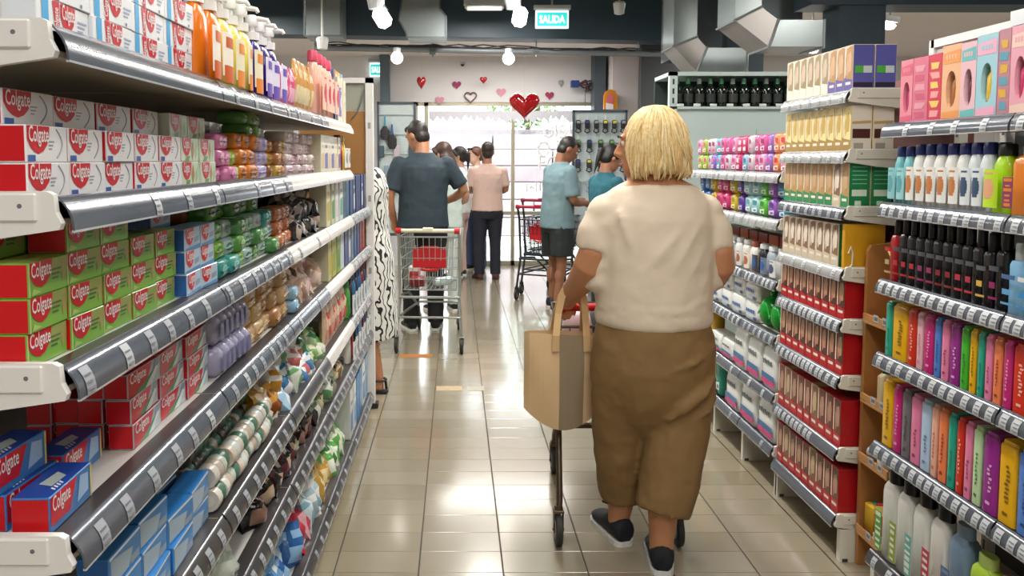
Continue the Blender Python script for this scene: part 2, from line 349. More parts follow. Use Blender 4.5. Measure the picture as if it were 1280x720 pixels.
R1Z = [1.575, 1.323, 1.074, .832, .535, .165]; R1B = [1.33, 1.93, 2.515]
def r1t(l, b): return ((.11, .09, 1), (.05, .02, 1), (.042, .02, 1), (.05, .02, 1), (.042, .02, 1), (.08, .03, 1))[l]
rs1 = shelving('gondola_shelving', 'nearest shelving on the right, with shampoo bottles in bright colours', -1, 1.375, .42, R1B, R1Z, 1.80, end_near=False, tick=r1t, tilt=.018, backm=M('55585b', .6, 0, .06, 5), rails={(5, 0): RAILD, (5, 1): RAILD})
ox, oy = rs1.location.x, rs1.location.y
q = MB()
for (a, b, c_, d) in ((2.10, 2.505, 1.815, 1.84), (2.49, 2.515, 1.58, 1.84), (2.10, 2.12, 1.58, 1.84)): q.box(1.515-ox, 1.535-ox, a-oy, b-oy, c_, d, WHITE)
q.box(1.522-ox, 1.528-ox, 2.1-oy, 2.5-oy, 1.58, 1.82, M('b9bcbb', .5)); q.build('top_frame', rs1)
q = MB(); q.box(1.50-ox, 1.55-ox, 2.06-oy, 2.13-oy, 1.82, 1.86, M('cfd2d2', .2, 0, 0)); q.build('frame_clip', rs1)
R2Z = [1.705, 1.492, 1.29, 1.072, .885, .68, .415, .168]; R2B = [2.745, 3.295]
def r2t(l, b): return ((.09, .03, .5), (.08, .03, .6), (.065, .03, .5), (.12, .05, .7), (.038, .02, 1), (.04, .02, 1), (.04, .2, 1), (0, 0, 0))[l]
rs2 = shelving('gondola_shelving', 'right shelving with red and green hair dye boxes, between shampoo and sanitary packs', -1, 1.375, .42, R2B, R2Z, 1.78, tick=r2t, tilt=.018, metal=CREAM, backm=M('7d4a45', .6, 0, .06, 5), rails={(0, 0): RAILW, (1, 0): RAILW, (3, 0): RAILW})
R3Z = [1.405, 1.203, .94, .70, .443, .21]; R3B = [3.305, 3.70, 4.11, 4.53]
def r3t(l, b): return ((.10, .03, .35), (.09, .03, .35), (.05, .03, .6), (.06, .03, .3), (.2, .1, 1), (.3, .1, .5))[l]
rs3 = shelving('gondola_shelving', 'farthest right shelving with coloured sanitary towel packs and white nappy packs', -1, 1.375, .40, R3B, R3Z, 1.56, tick=r3t, tilt=.018, metal=CREAM, backm=M('b4bab6', .5, 0, .05, 5), rails={(0, 0): RAILW, (0, 1): RAILW, (0, 2): RAILW, (1, 0): RAILW, (1, 1): RAILW, (1, 2): RAILW})
# ---------------------------------------------------------------- goods: meshes, front at local y=0 facing -Y, width along x, origin at the foot
GLOSS = dict(rough=.32, var=.05, scale=30)
def G(c, **k): d = dict(GLOSS); d.update(k); return M(c, **d)
MESH = {}
def memo(f):
    def g(*a):
        k = (f.__name__,)+a
        if k not in MESH: MESH[k] = f(*a)
        return MESH[k]
    return g
U, V_ = Vector((1, 0, 0)), Vector((0, 0, 1))
SHIELD = [(0, 1), (0, .62), (.06, .40), (.14, .26), (.23, .2), (.33, .28), (.41, .46), (.46, .72), (.47, 1)]
@memo
def paste(style, L, D, H):
    q = MB(); RED = G('cc1226'); WH = G('eceaea'); gr = G('9a9aa2')
    body, end, top = {'white': ('e8e7e8', 'cc101c', 'e6e5e6'), 'mint': ('d3dec6', 'd3dec6', 'd8e2cc'), 'green': ('7fb548', 'd01018', 'a3bd62'), 'red': ('b8c6cc', 'd00f18', 'c01018'),
                      'blue': ('b7cbdc', '2a5fa6', '8fb4d4'), 'total': ('3d78b8', 'c8161c', '2346a0'), 'band': ('e6e8ea', 'dfe4ea', 'e4e6e9'), 'azure': ('3f86c4', '1f66b0', '2f7fc8')}[style]
    q.rbox(-L/2, L/2, 0, D, 0, H, .0012, G(body)); o = Vector((-L/2, 0, 0)); P = lambda pts, m, off=.0005: q.poly([(a*L, b*H) for a, b in pts], o, U, V_, m, off)
    q.poly([(D*.03, H*.04), (D*.97, H*.04), (D*.97, H*.96), (D*.03, H*.96)], (-L/2, D, 0), (0, -1, 0), V_, G(end), .0005)
    q.poly([(D*.03, H*.04), (D*.97, H*.04), (D*.97, H*.96), (D*.03, H*.96)], (L/2, 0, 0), (0, 1, 0), V_, G(end), .0005)
    q.poly([(L*.02, D*.03), (L*.98, D*.03), (L*.98, D*.97), (L*.02, D*.97)], (-L/2, 0, H), U, (0, 1, 0), G(top), .0004)
    sx, sw = .05, .36
    if style == 'white':
        P([(a*1.12+.02, b*.94+.04) for a, b in SHIELD], RED, .0006); sw = .46
        P([(.03, .03), (.20, .03), (.20, .2), (.03, .2)], G('3b5fa8'), .0006)
        for k in range(3): P([(.52, .55-.1*k), (.66-.03*k, .55-.1*k), (.66-.03*k, .59-.1*k), (.52, .59-.1*k)], gr)
        arc = [(.72+.14*math.sin(t*math.pi/8), .12+.8*t/8) for t in range(9)]
        q.tube([(-L/2+a*L, 0, b*H) for a, b in arc], .0012, gr, 4)
    elif style == 'mint':
        P([(a*1.05+.06, b*.94+.04) for a, b in SHIELD], RED, .0006); P([(.62, .02), (.55, .5), (.66, .9), (.74, .45)], G('b08a5a')); P([(.2, .02), (.3, .22), (.5, .25), (.42, .02)], G('6ea05a')); P([(.8, .1), (.78, .5), (.9, .8), (.92, .3)], G('a9c79a')); sx = .10; sw = .33
    elif style == 'green':
        P([(.015, .62), (.985, .5), (.985, .97), (.015, .97)], G('9aa458')); P([(a*1.2+.02, b*.94+.05) for a, b in SHIELD], RED, .0008); P([(.0, .02), (.025, .02), (.025, .98), (.0, .98)], G('cfd8a0'), .0006)
        for k in range(3): P([(.57, .62-.13*k), (.82-.04*k, .62-.13*k), (.82-.04*k, .68-.13*k), (.57, .68-.13*k)], G('4f6e3c'), .0007)
        P([(.86, .2), (.84, .6), (.91, .85), (.95, .4)], G('b0a060'), .0007); P([(.05, .05), (.1, .25), (.3, .1)], G('a9cc70'), .0007); sw = .5
    elif style == 'red':
        P([(.015, .03), (.5, .03), (.74, .97), (.015, .97)], RED, .0005); P([(.2, .03), (.5, .03), (.86, .5), (.8, .62)], G('35884f'), .0007); P([(.5, .03), (.7, .03), (.93, .6), (.86, .7)], G('dfe8ea'), .0008); P([(.75, .5), (.97, .75), (.97, .97), (.82, .97)], G('7f93a4'), .0007); sw = .48
    elif style == 'blue':
        P([(a*1.1+.05, b*.94+.04) for a, b in SHIELD], RED, .0006); sw = .44; P([(.015, .02), (.98, .02), (.98, .2), (.015, .12)], G('5b92c6')); P([(.6, .3), (.9, .35), (.92, .6), (.6, .55)], G('8aa2b8')); sx = .09
    elif style == 'total':
        P([(.015, .2), (.45, .2), (.62, .97), (.015, .97)], RED, .0006); P([(.62, .2), (.9, .3), (.9, .8), (.7, .9)], G('9fbfdf'), .0006); P([(.95, .02), (.985, .02), (.985, .98), (.95, .98)], G('d8c66a'), .0006); q.poly([(L*.3, D*.3), (L*.6, D*.25), (L*.7, D*.6), (L*.35, D*.7)], (-L/2, 0, H), U, (0, 1, 0), G('b9c6c4'), .0008)
        for k in range(4): q.poly([(L*(.2+.06*k), D*.1), (L*(.23+.06*k), D*.1), (L*(.27+.06*k), D*.25), (L*(.24+.06*k), D*.25)], (-L/2, 0, H), U, (0, 1, 0), WH, .0008)
        sw = .4
    elif style == 'band':
        P([(0.08, .02), (.2, .02), (.2, .98), (.08, .98)], G('45a8de'), .0006); P([(.27, .98), (.33, .02), (.4, .02), (.4, .98)], RED, .0006); P([(a*.62+.42, b*.96+.02) for a, b in SHIELD], RED, .0006); q.text('Colgate', (-L/2+.375*L, 0, .12*H), V_, -U, .016, WH, .0009, width=.7*H); sx = .445; sw = .24
        for k in range(3): P([(.76, .6-.13*k), (.95-.04*k, .6-.13*k), (.95-.04*k, .66-.13*k), (.76, .66-.13*k)], G('9fb0c8'))
        P([(.8, .06), (.84, .06), (.84, .16), (.8, .16)], G('6f7f98'))
    elif style == 'azure':
        P([(.05, .1), (.6, .1), (.75, .6), (.05, .9)], G('9fb4c4')); P([(.02, .9), (.98, .9), (.98, .98), (.02, .98)], G('dfe6ee')); P([(.65, .1), (.95, .1), (.95, .35), (.65, .35)], G('8b99a8'))
    if style != 'azure': q.text('Colgate', (-L/2+sx*L, 0, .56*H), U, V_, .026*H/.048*1.1, WH, .0013, width=sw*L)
    return q.mesh('toothpaste_box')
@memo
def soap(w, d, h, c, lab):
    q = MB(); m = G(c, rough=.25); q.rbox(-w/2, w/2, .006, d-.006, 0, h, h*.17, m)
    for y, s in ((.006, -1), (d-.006, 1)): q.add([(-w*.42, y, h*.5), (w*.42, y, h*.5), (w*.44, y+s*.006, h*.55), (-w*.44, y+s*.006, h*.45)], [(0, 1, 2, 3), (3, 2, 1, 0)], m)
    a = [(math.cos(t)*w*.27, h*.5+math.sin(t)*h*.25) for t in [k*math.pi/5 for k in range(10)]]
    q.poly(a, (0, .0055, 0), U, V_, G(lab), .0006); q.poly([(x*.55, h*.5+(z-h*.5)*.45) for x, z in a], (0, .0055, 0), U, V_, G(c), .0012)
    q.poly([(-w*.3, d*.3), (w*.3, d*.3), (w*.3, d*.7), (-w*.3, d*.7)], (0, 0, h), U, (0, 1, 0), G(lab), .0005)
    q.poly([(-.2, .1), (.2, .1), (.2, .3), (-.2, .3)], (0, 0, 0), U, V_, m) if False else None
    return q.mesh('soap_bar', 50)
@memo
def bundle(w, d, h, c, c2):
    q = MB(); m = G(c, rough=.2, bump=.3, scale=25)
    for k in range(3): q.rbox(-w/2+k*w/3+.001, -w/2+(k+1)*w/3-.001, rnd(0, .006), d, 0, h, h*.2, m); q.poly([(-.01, h*.2), (.01, h*.2), (.012, h*.7), (-.012, h*.75)], (-w/2+(k+.5)*w/3, 0, 0), U, V_, G(c2), .0012); q.poly([(-.012, .02), (.012, .02), (.012, .05), (-.012, .05)], (-w/2+(k+.5)*w/3, 0, h), U, (0, 1, 0), G(c2), .0008)
    return q.mesh('soap_multipack', 50)
@memo
def pouch(w, h, t, c, c2, seed):
    q = MB(); R = random.Random(seed); n = 6; V = []; F = []; m = G(c, rough=.18, bump=.5, scale=35); m2 = G(c2, rough=.2, bump=.3, scale=35)
    for s in (-1, 1):
        for j in range(n+1):
            for i in range(n+1):
                a, b = i/n, j/n; e = (math.sin(math.pi*a)**.6)*(math.sin(math.pi*min(1, max(0, (b-.06)/.86)))**.6)
                V.append(((a-.5)*w*(1-.08*math.sin(math.pi*b)), t/2+s*t/2*e*(1+R.uniform(-.25, .25)), b*h))
    N = (n+1)**2
    for j in range(n):
        for i in range(n):
            k = j*(n+1)+i; F.append((k, k+1, k+n+2, k+n+1)); F.append((N+k, N+k+n+1, N+k+n+2, N+k+1))
    k0 = len(q.f); q.add(V, F, m); i2 = q.mi(m2)
    for k, (j, i) in enumerate([(j, i) for j in range(n) for i in range(n)]):
        if (1 <= j <= 2 and 1 <= i <= 4) or (j == 4 and R.random() < .6): q.m[k0+2*k] = i2; q.m[k0+2*k+1] = i2
    return q.mesh('pouch', 70)
@memo
def roll(c, c2):
    q = MB(); w = .056; r = .026
    for x0, x1, cc in ((-w/2, -w*.02, c), (-w*.02, w/2, c2)):
        m = G(cc, bump=.2); q.tube([(x0, r, r), (x0+.004, r, r), (x1-.004, r, r), (x1, r, r)], [r*.93, r, r, r*.93], m, 14)
    q.tube([(-w/2-.0005, r, r), (-w/2+.001, r, r)], r*.5, G('d8d4c4'), 10); return q.mesh('wrapped_roll', 50)
@memo
def carton(w, d, h, c, c2, sc):          # plain upright carton: body, printed panel, side colour
    q = MB(); q.rbox(-w/2, w/2, 0, d, 0, h, .0015, G(c)); q.poly([(-w*.38, h*.12), (w*.38, h*.12), (w*.38, h*.55), (-w*.38, h*.5)], (0, 0, 0), U, V_, G(c2), .0005); q.poly([(-w*.3, h*.66), (w*.3, h*.66), (w*.3, h*.74), (-w*.3, h*.74)], (0, 0, 0), U, V_, G(c2), .0006)
    q.poly([(0.003, h*.02), (d-.003, h*.02), (d-.003, h*.98), (.003, h*.98)], (w/2, 0, 0), (0, 1, 0), V_, G(sc), .0005); q.poly([(0.003, h*.02), (d-.003, h*.02), (d-.003, h*.98), (.003, h*.98)], (-w/2, d, 0), (0, -1, 0), V_, G(sc), .0005)
    return q.mesh('carton')
@memo
def dye(style, w, d, h):
    c, art, hair, side, low = {'beige': ('dcd8c4', 'cdb7a0', '9c8a6a', 'd6cfb6', 'e4e2d2'), 'mauve': ('d9c9b8', 'd2ab8a', 'b99060', '5a5aa4', '6c64a8'), 'gold': ('d9c27c', 'c3a45c', 'ecd99a', 'd8d0c0', 'a8884e'), 'green': ('d2b890', 'c9a580', 'b98f58', '1d7a48', '2f8a58'),
        'white': ('ddd0bc', 'e3d6c6', '8a6a50', '1f7a4a', 'd0c2a8'), 'red': ('a5131c', 'b98a68', '4a2a1e', 'a8121a', 'b91824'), 'brown': ('a61a22', 'b58c74', '6a3c2c', 'a5131b', 'c02c34'), 'sand': ('a8875e', 'c3a684', '7d5c40', '9e131b', 'b0363a')}[style]
    q = MB(); q.rbox(-w/2, w/2, 0, d, 0, h, .001, G(c)); P = lambda pts, m, off: q.poly([(a*w, b*h) for a, b in pts], (0, 0, 0), U, V_, m, off)
    P([(-.48, .01), (.48, .01), (.48, .3), (-.48, .38)], G(low), .0005)
    el = [k*math.pi/6 for k in range(12)]
    P([(-.30, .30), (.46, .26), (.46, .97), (.2, .98), (-.22, .94), (-.33, .7), (-.24, .5)], G(hair), .0006); P([(.02, .42), (.3, .45), (.36, .7), (.24, .86), (.0, .82), (-.08, .62)], G(art), .0009); P([(-.1, .9), (-.02, .4), (-.12, .34), (-.22, .6)], G(art), .0008); P([(-.46, .32), (-.34, .32), (-.34, .98), (-.46, .98)], G('e6dccb'), .0008)
    P([(-.3, .16), (.3, .16), (.3, .22), (-.3, .22)], G('e9dfd0'), .0009)
    for x, u, o in ((w/2, (0, 1, 0), (w/2, 0, 0)), (-w/2, (0, -1, 0), (-w/2, d, 0))):
        q.poly([(d*.02, h*.01), (d*.98, h*.01), (d*.98, h*.99), (d*.02, h*.99)], o, u, V_, G(side), .0005)
        if style in ('green', 'white'):
            for k in range(5): q.poly([(d*.15, h*(.9-.09*k)), (d*.85, h*(.9-.09*k)), (d*.85, h*(.92-.09*k)), (d*.15, h*(.92-.09*k))], o, u, V_, G('7fb894'), .0009)
            q.poly([(d*.15, h*.28), (d*.85, h*.28), (d*.85, h*.42), (d*.15, h*.42)], o, u, V_, G('cfe0c8'), .0009); q.poly([(d*.3, h*.06), (d*.6, h*.06), (d*.6, h*.18), (d*.3, h*.18)], o, u, V_, G('c2d6bf'), .0009)
        if style == 'mauve': q.poly([(d*.1, h*.4), (d*.5, h*.4), (d*.5, h*.55), (d*.1, h*.55)], o, u, V_, G('4fae3c'), .0009); q.poly([(d*.5, h*.4), (d*.9, h*.4), (d*.9, h*.55), (d*.5, h*.55)], o, u, V_, G('c8d4d0'), .0009); q.poly([(d*.05, h*.1), (d*.95, h*.1), (d*.95, h*.2), (d*.05, h*.2)], o, u, V_, G('2b2436'), .0009)
        if style == 'gold': q.poly([(d*.08, h*.3), (d*.92, h*.3), (d*.92, h*.5), (d*.08, h*.5)], o, u, V_, G('4a231a'), .0009); q.poly([(d*.05, h*.6), (d*.95, h*.62), (d*.95, h*.68), (d*.05, h*.66)], o, u, V_, G('b79a5e'), .0009); q.poly([(d*.15, h*.08), (d*.6, h*.08), (d*.6, h*.2), (d*.15, h*.2)], o, u, V_, G('9a958a'), .0009)
    return q.mesh('hair_dye_box')
@memo
def pack(w, d, h, c, c2, c3):             # soft plastic pack, front art
    q = MB(); r = min(w, d, h)*.18; q.rbox(-w/2, w/2, 0, d, 0, h, r, G(c, rough=.22, bump=.35, scale=22)); P = lambda pts, m, off=.0006: q.poly([(a*w, b*h) for a, b in pts], (0, 0, 0), U, V_, m, off)
    P([(-.3, .18), (.3, .18), (.3, .42), (-.3, .36)], G(c2)); P([(-.22, .55), (.25, .52), (.25, .76), (-.22, .8)], G(c3)); P([(-.1, .22), (.2, .22), (.2, .32), (-.1, .32)], G(c3), .001)
    q.poly([(-w*.3, d*.2), (w*.3, d*.2), (w*.3, d*.5), (-w*.3, d*.5)], (0, 0, h), U, (0, 1, 0), G(c2), .0006)
    return q.mesh('soft_pack', 50)
@memo
def nappy(w, d, h, kind):
    q = MB(); V = []; m = G('dfe2de', rough=.25, bump=.3, scale=14); ring = [(0, .88, .9), (.05, .97, .98), (.3, 1, 1), (.7, .99, 1), (.92, .93, .9), (1, .8, .55)]
    q.loft([(0, d/2, h*z, w/2*a, d/2*b) for z, a, b in ring], m, 28, .35)
    P = lambda pts, c, off=.0015: q.poly([(a*w, b*h) for a, b in pts], (0, -.002, 0), U, V_, G(c), off)
    if kind == 'stripe':
        P([(-.4, .1), (.4, .1), (.4, .22), (-.4, .22)], 'd0307a'); P([(-.4, .23), (.4, .23), (.4, .36), (-.4, .36)], '3a6a9a')
        for k in range(6): P([(-.3+.1*k, .58), (-.24+.1*k, .58), (-.23+.1*k, .68+.03*(k % 2)), (-.31+.1*k, .68)], '39424c', .002)
    else:
        for k in range(5): P([(-.3+.12*k, .42), (-.22+.12*k, .40), (-.2+.12*k, .56), (-.3+.12*k, .58)], '2f62a8', .002)
        P([(-.3, .12), (.1, .1), (.15, .2), (-.3, .22)], '9fb8cc'); P([(.2, .1), (.4, .1), (.4, .25), (.2, .25)], '3a4a78')
    return q.mesh('nappy_pack', 50)
def shellp(q, rx, ry, z0, z1, m, a=62, n=9, pw=.75, k=1.02, yc=0, z_taper=1.):
    V = []; F = []
    for z, t in ((z0, 1), (z1, z_taper)):
        for i in range(n):
            g = math.radians(-90-a+2*a*i/(n-1)); c_, s_ = math.cos(g), math.sin(g)
            V.append((rx*k*t*math.copysign(abs(c_)**pw, c_), yc+ry*k*t*math.copysign(abs(s_)**pw, s_), z))
    for i in range(n-1): F.append((i, i+1, n+i+1, n+i))
    q.add(V, F, m)
@memo
def bottle(kind, w, d, h, c, capc, lab, mark):   # -> parts (name, mesh)
    rx, ry = w/2, d/2; yc = d/2; b = MB(); cp = MB(); lb = MB(); m = G(c, rough=.25); cm = G(capc, rough=.3); lm = G(lab, rough=.35); mm = G(mark, rough=.4)
    if kind == 'pump':
        hb = h*.68; pr = [(0, .92), (.02, 1), (.55, 1), (.8, .95), (.93, .7), (1, .42)]
        b.loft([(0, yc, hb*z, rx*k, ry*k) for z, k in pr], m, 20, .75)
        cp.loft([(0, yc, hb+z*h, r*rx, r*rx) for z, r in ((0, .5), (.09, .5), (.1, .22), (.16, .22), (.165, .42), (.2, .45), (.26, .4), (.29, .3))], cm, 14); cp.tube([(0, yc, hb+.25*h), (0, yc-.02, hb+.25*h), (0, yc-.042, hb+.235*h), (0, yc-.046, hb+.2*h)], [.008, .007, .006, .005], cm, 8)
        shellp(lb, rx, ry, hb*.12, hb*.7, lm, 50); shellp(lb, rx, ry, hb*.5, hb*.64, mm, 28, k=1.035); shellp(lb, rx, ry, hb*.03, hb*.26, mm, 40, k=1.03)
    elif kind == 'shampoo':
        pr = [(0, .9), (.015, 1), (.55, 1), (.8, .93), (.92, .72), (.97, .55)]; hb = h*.86
        b.loft([(0, yc, hb*z, rx*k, ry*k) for z, k in pr], m, 20, .7)
        cp.loft([(0, yc, hb*.96+z*h, rx*k, ry*k) for z, k in ((0, .7), (.01, .76), (.13, .74), (.165, .66), (.17, .4))], cm, 18, .8)
        shellp(lb, rx, ry, hb*.12, hb*.74, lm, 52, k=1.012)
        for j in range(6): z0, z1 = -1+j/3, -1+(j+1)/3; zz = (z0+z1)/2; shellp(lb, rx, ry, hb*(.42+.16*z0), hb*(.42+.16*z1), mm, 30*math.sqrt(1-zz*zz), k=1.024, n=5)
        shellp(lb, rx, ry, hb*.66, hb*.69, mm, 24, k=1.024, n=5)
    elif kind == 'slim':                  # dark styling bottle, flat shoulders, tall cap
        hb = h*.76; b.loft([(0, yc, hb*z, rx*k, ry*k) for z, k in ((0, .93), (.015, 1), (.9, 1), (.97, .85), (1, .5))], m, 18, .6)
        cp.loft([(0, yc, hb*.99+z*h, rx*k, rx*k) for z, k in ((0, .56), (.01, .6), (.22, .58), (.24, .5))], cm, 14)
        shellp(lb, rx, ry, hb*.66, hb*.74, lm, 50, pw=.6); shellp(lb, rx, ry, hb*.2, hb*.24, mm, 45, pw=.6); shellp(lb, rx, ry, hb*.38, hb*.48, mm, 20, pw=.6)
    elif kind == 'block':                 # tall square tube with flat front and vertical lettering marks
        hb = h*.95; b.loft([(0, yc, hb*z, rx*k, ry*k) for z, k in ((0, .92), (.012, 1), (.97, 1), (1, .93))], m, 20, .28)
        cp.loft([(0, yc, hb+z*h-.001, rx*k, ry*k) for z, k in ((0, .88), (.04, .86), (.05, .8))], cm, 16, .35)
        R = random.Random(c+mark)
        for k in range(R.randint(5, 9)):
            z = hb*(.28+.055*k); x = rx*R.uniform(-.25, .05); lb.poly([(x, z), (x+rx*R.uniform(.25, .5), z), (x+rx*R.uniform(.2, .5), z+hb*.035), (x, z+hb*.03)], (0, 0, 0), U, V_, mm, .0012)
        lb.poly([(-rx*.3, hb*.12), (rx*.3, hb*.12), (rx*.3, hb*.16), (-rx*.3, hb*.16)], (0, 0, 0), U, V_, lm, .0012)
    elif kind == 'jug':                   # large conditioner bottle, round shoulder and flat cap
        hb = h*.86; b.loft([(0, yc, hb*z, rx*k, ry*k) for z, k in ((0, .9), (.015, 1), (.84, 1), (.92, .92), (.97, .74), (1, .55))], m, 22, .6)
        cp.loft([(0, yc, hb*.985+z*h, rx*k, ry*k) for z, k in ((0, .62), (.005, .68), (.12, .66), (.13, .6))], cm, 18)
        shellp(lb, rx, ry, hb*.14, hb*.64, mm, 15, pw=.6, k=1.012, n=6)
        R = random.Random(c+mark)
        for k in range(6): shellp(lb, rx, ry, hb*(.17+.08*k), hb*(.17+.08*k+R.uniform(.02, .06)), lm, R.uniform(4, 10), pw=.6, k=1.02, n=4)
    return (('body', b.mesh('body', 40)), ('cap' if kind != 'pump' else 'pump', cp.mesh('cap', 40)), ('label', lb.mesh('label_marks' if kind in ('block', 'jug', 'slim', 'pump', 'shampoo') else 'label', 40)))
@memo
def dollbox(w, d, h, c, c2, inner, side):    # carton with a cut-out window and a bottle inside
    q = MB(); m = G(c); a = [k*math.pi/8 for k in range(16)]; E = [(.28*w*math.cos(t)*.95, h*.42+.24*h*math.copysign(abs(math.sin(t))**.8, math.sin(t))) for t in a]; n = 16
    out = []
    for t in a:
        c_, s_ = math.cos(t), math.sin(t); k = 1/max(abs(c_), abs(s_)); out.append((w/2*c_*k, h*.5+h/2*s_*k))
    q.add([(x, 0, z) for x, z in E]+[(x, 0, z) for x, z in out]+[(x, d*.35, z) for x, z in E], [(i, n+i, n+(i+1) % n, (i+1) % n)[::-1] for i in range(n)]+[(i, (i+1) % n, 2*n+(i+1) % n, 2*n+i)[::-1] for i in range(n)], m)
    q.add([(x, d*.35, z) for x, z in E], [tuple(range(n))[::-1]], G('3a2a2c'))
    V = [(-w/2, 0, 0), (w/2, 0, 0), (w/2, d, 0), (-w/2, d, 0), (-w/2, 0, h), (w/2, 0, h), (w/2, d, h), (-w/2, d, h)]
    q.add(V, [(3, 2, 1, 0), (4, 5, 6, 7), (2, 3, 7, 6)], m); q.add(V, [(1, 2, 6, 5), (3, 0, 4, 7)], G(side))
    q.poly([(-w*.45, h*.76), (w*.45, h*.76), (w*.45, h*.93), (-w*.45, h*.9)], (0, 0, 0), U, V_, G(c2), .0006); q.poly([(-w*.45, h*.03), (w*.45, h*.03), (w*.45, h*.14), (-w*.45, h*.12)], (0, 0, 0), U, V_, G(c2), .0006)
    for k in range(4): q.poly([(-w*.3+k*w*.15, h*.82), (-w*.2+k*w*.15, h*.81), (-w*.2+k*w*.15, h*.87), (-w*.3+k*w*.15, h*.88)], (0, 0, 0), U, V_, m, .001)
    b = MB(); b.loft([(0, d*.2, h*.2+h*.4*z, w*.2*k, d*.13*k) for z, k in ((0, .8), (.05, 1), (.7, .95), (.85, .6), (.88, .45), (1, .45))], G(inner, rough=.25), 14)
    return (('carton', q.mesh('carton')), ('bottle_inside', b.mesh('bottle_inside', 40)))
@memo
def plainbox(w, d, h, c, c2, c3):
    q = MB(); q.rbox(-w/2, w/2, 0, d, 0, h, .0015, G(c)); R = random.Random(c)
    for k in range(6):
        z = h*(.08+.14*k); q.poly([(-w*R.uniform(.15, .4), z), (w*R.uniform(.15, .4), z), (w*R.uniform(.2, .4), z+h*.09), (-w*R.uniform(.2, .4), z+h*.1)], (0, 0, 0), U, V_, G((c2, c3)[k % 2]), .0006)
    q.poly([(d*.2, h*.04), (d*.6, h*.04), (d*.6, h*.12), (d*.2, h*.12)], (w/2, 0, 0), (0, 1, 0), V_, G('e4dcd4'), .0006)
    return q.mesh('carton')

# ---------------------------------------------------------------- placing
def put(data, name, label, cat, side, x, y, z, rz=0., group=None, tilt=None):
    r = side*math.pi/2+rz
    if isinstance(data, tuple):
        t = thing(name, label, cat, (x, y, z), r, group)
        for n, me in data:
            o = link(n, me, t)
            if n == 'label' and me.name.startswith('label_marks'): o['kind'] = 'stuff'
    else: t = tag(link(name, data, None, (x, y, z), r), label, cat, group)
    if tilt: t.rotation_euler = (tilt[0], tilt[1], r)
    return t
LAY = ['bottom layer', 'second layer', 'third layer', 'fourth layer', 'fifth layer']
def rows(mk, name, cat, adj, where, side, xf, y0, pitch, n, z, layers=1, lh=0., jit=.002, rot=1.5, back=None, skip=(), start=0, layfrom=0):
    grp = adj+', '+where
    for l in range(layers):
        for i in range(n):
            if (i, l) in skip: continue
            d = mk(i, l); x = xf+side*rnd(-jit, jit); y = y0+pitch*(i+.5)
            lab = adj+', '+ORD[i+start]+' from near end'+(', '+LAY[l+layfrom] if layers > 1 or layfrom else '')+(', '+back if back else '')+', '+where
            put(d, name, lab, cat, side, x, y, z+l*lh+.0002, math.radians(rnd(-rot, rot)), grp)
L_ = dict(zip(range(7), [a-.0048 for a in LZ]))
WL = ['top left shelf', 'second left shelf', 'third left shelf', 'fourth left shelf', 'fifth left shelf', 'sixth left shelf', 'lowest left shelf']
# -- top left shelf
rows(lambda i, l: paste('band', .142, .045, .047), 'toothpaste_box', 'box', 'white toothpaste box', WL[0], 1, -.525, .985, .145, 4, L_[0], 3, .0475)
rows(lambda i, l: paste('band', .142, .045, .047), 'toothpaste_box', 'box', 'white toothpaste box', WL[0], 1, -.545, 1.275, .145, 2, L_[0]+3*.0475, 1, 0, start=2, layfrom=3)
rows(lambda i, l: bottle('pump', .080, .05, .235, 'e07414', 'eeeeea', 'efe6da', 'c85a14'), 'pump_bottle', 'bottle', 'orange liquid soap pump bottle', WL[0], 1, -.515, 1.575, .086, 2, L_[0], rot=14)
rows(lambda i, l: bottle('pump', .082, .052, .235, 'd9c766', 'f0efea', 'e8e0c0', 'e0862a'), 'pump_bottle', 'bottle', 'pale yellow liquid soap pump bottle', WL[0], 1, -.515, 1.755, .088, 3, L_[0], rot=14)
rows(lambda i, l: bottle('pump', .080, .05, .225, '341a6c', 'eceaea', 'dedaee', '6a4fae'), 'pump_bottle', 'bottle', 'purple liquid soap pump bottle', WL[0], 1, -.515, 2.03, .088, 3, L_[0], rot=14)
rows(lambda i, l: pouch(.07, .13, .03, 'd0557e', 'e8b0c4', i), 'refill_pouch', 'pouch', 'pink soap refill pouch', WL[0], 1, -.515, 2.31, .055, 4, L_[0], rot=10)
rows(lambda i, l: pouch(.075, .17, .035, 'c89252', 'd8c9a0', i), 'refill_pouch', 'pouch', 'amber soap refill pouch', WL[0], 1, -.515, 2.54, .062, 5, L_[0], rot=8)
rows(lambda i, l: bottle('shampoo', .085, .05, .25, 'eab09c', 'd8506a', 'e9c0ae', 'c43c50'), 'lotion_bottle', 'bottle', 'peach lotion bottle with pink cap', WL[0], 1, -.515, 2.9, .10, 4, L_[0])
rows(lambda i, l: bottle('shampoo', .07, .05, .23, '564a86', '564a86', '8d84b4', 'd0cce0'), 'lotion_bottle', 'bottle', 'purple lotion bottle', WL[0], 1, -.515, 3.31, .08, 1, L_[0])
rows(lambda i, l: carton(.075, .09, .20, 'd9d2b8', 'cbbf98', 'd9d2b8'), 'cream_carton', 'box', 'tall cream carton', WL[0], 1, -.515, 3.40, .08, 3, L_[0])
rows(lambda i, l: carton(.055, .06, .03, ('c98a3c', 'd0b048', '8fb0cc', 'a8a0cc')[i % 4], 'e0d8c8', 'd9d2b8'), 'small_carton', 'box', 'small coloured carton on cream cartons', WL[0], 1, -.525, 3.40, .08, 3, L_[0]+.2005)
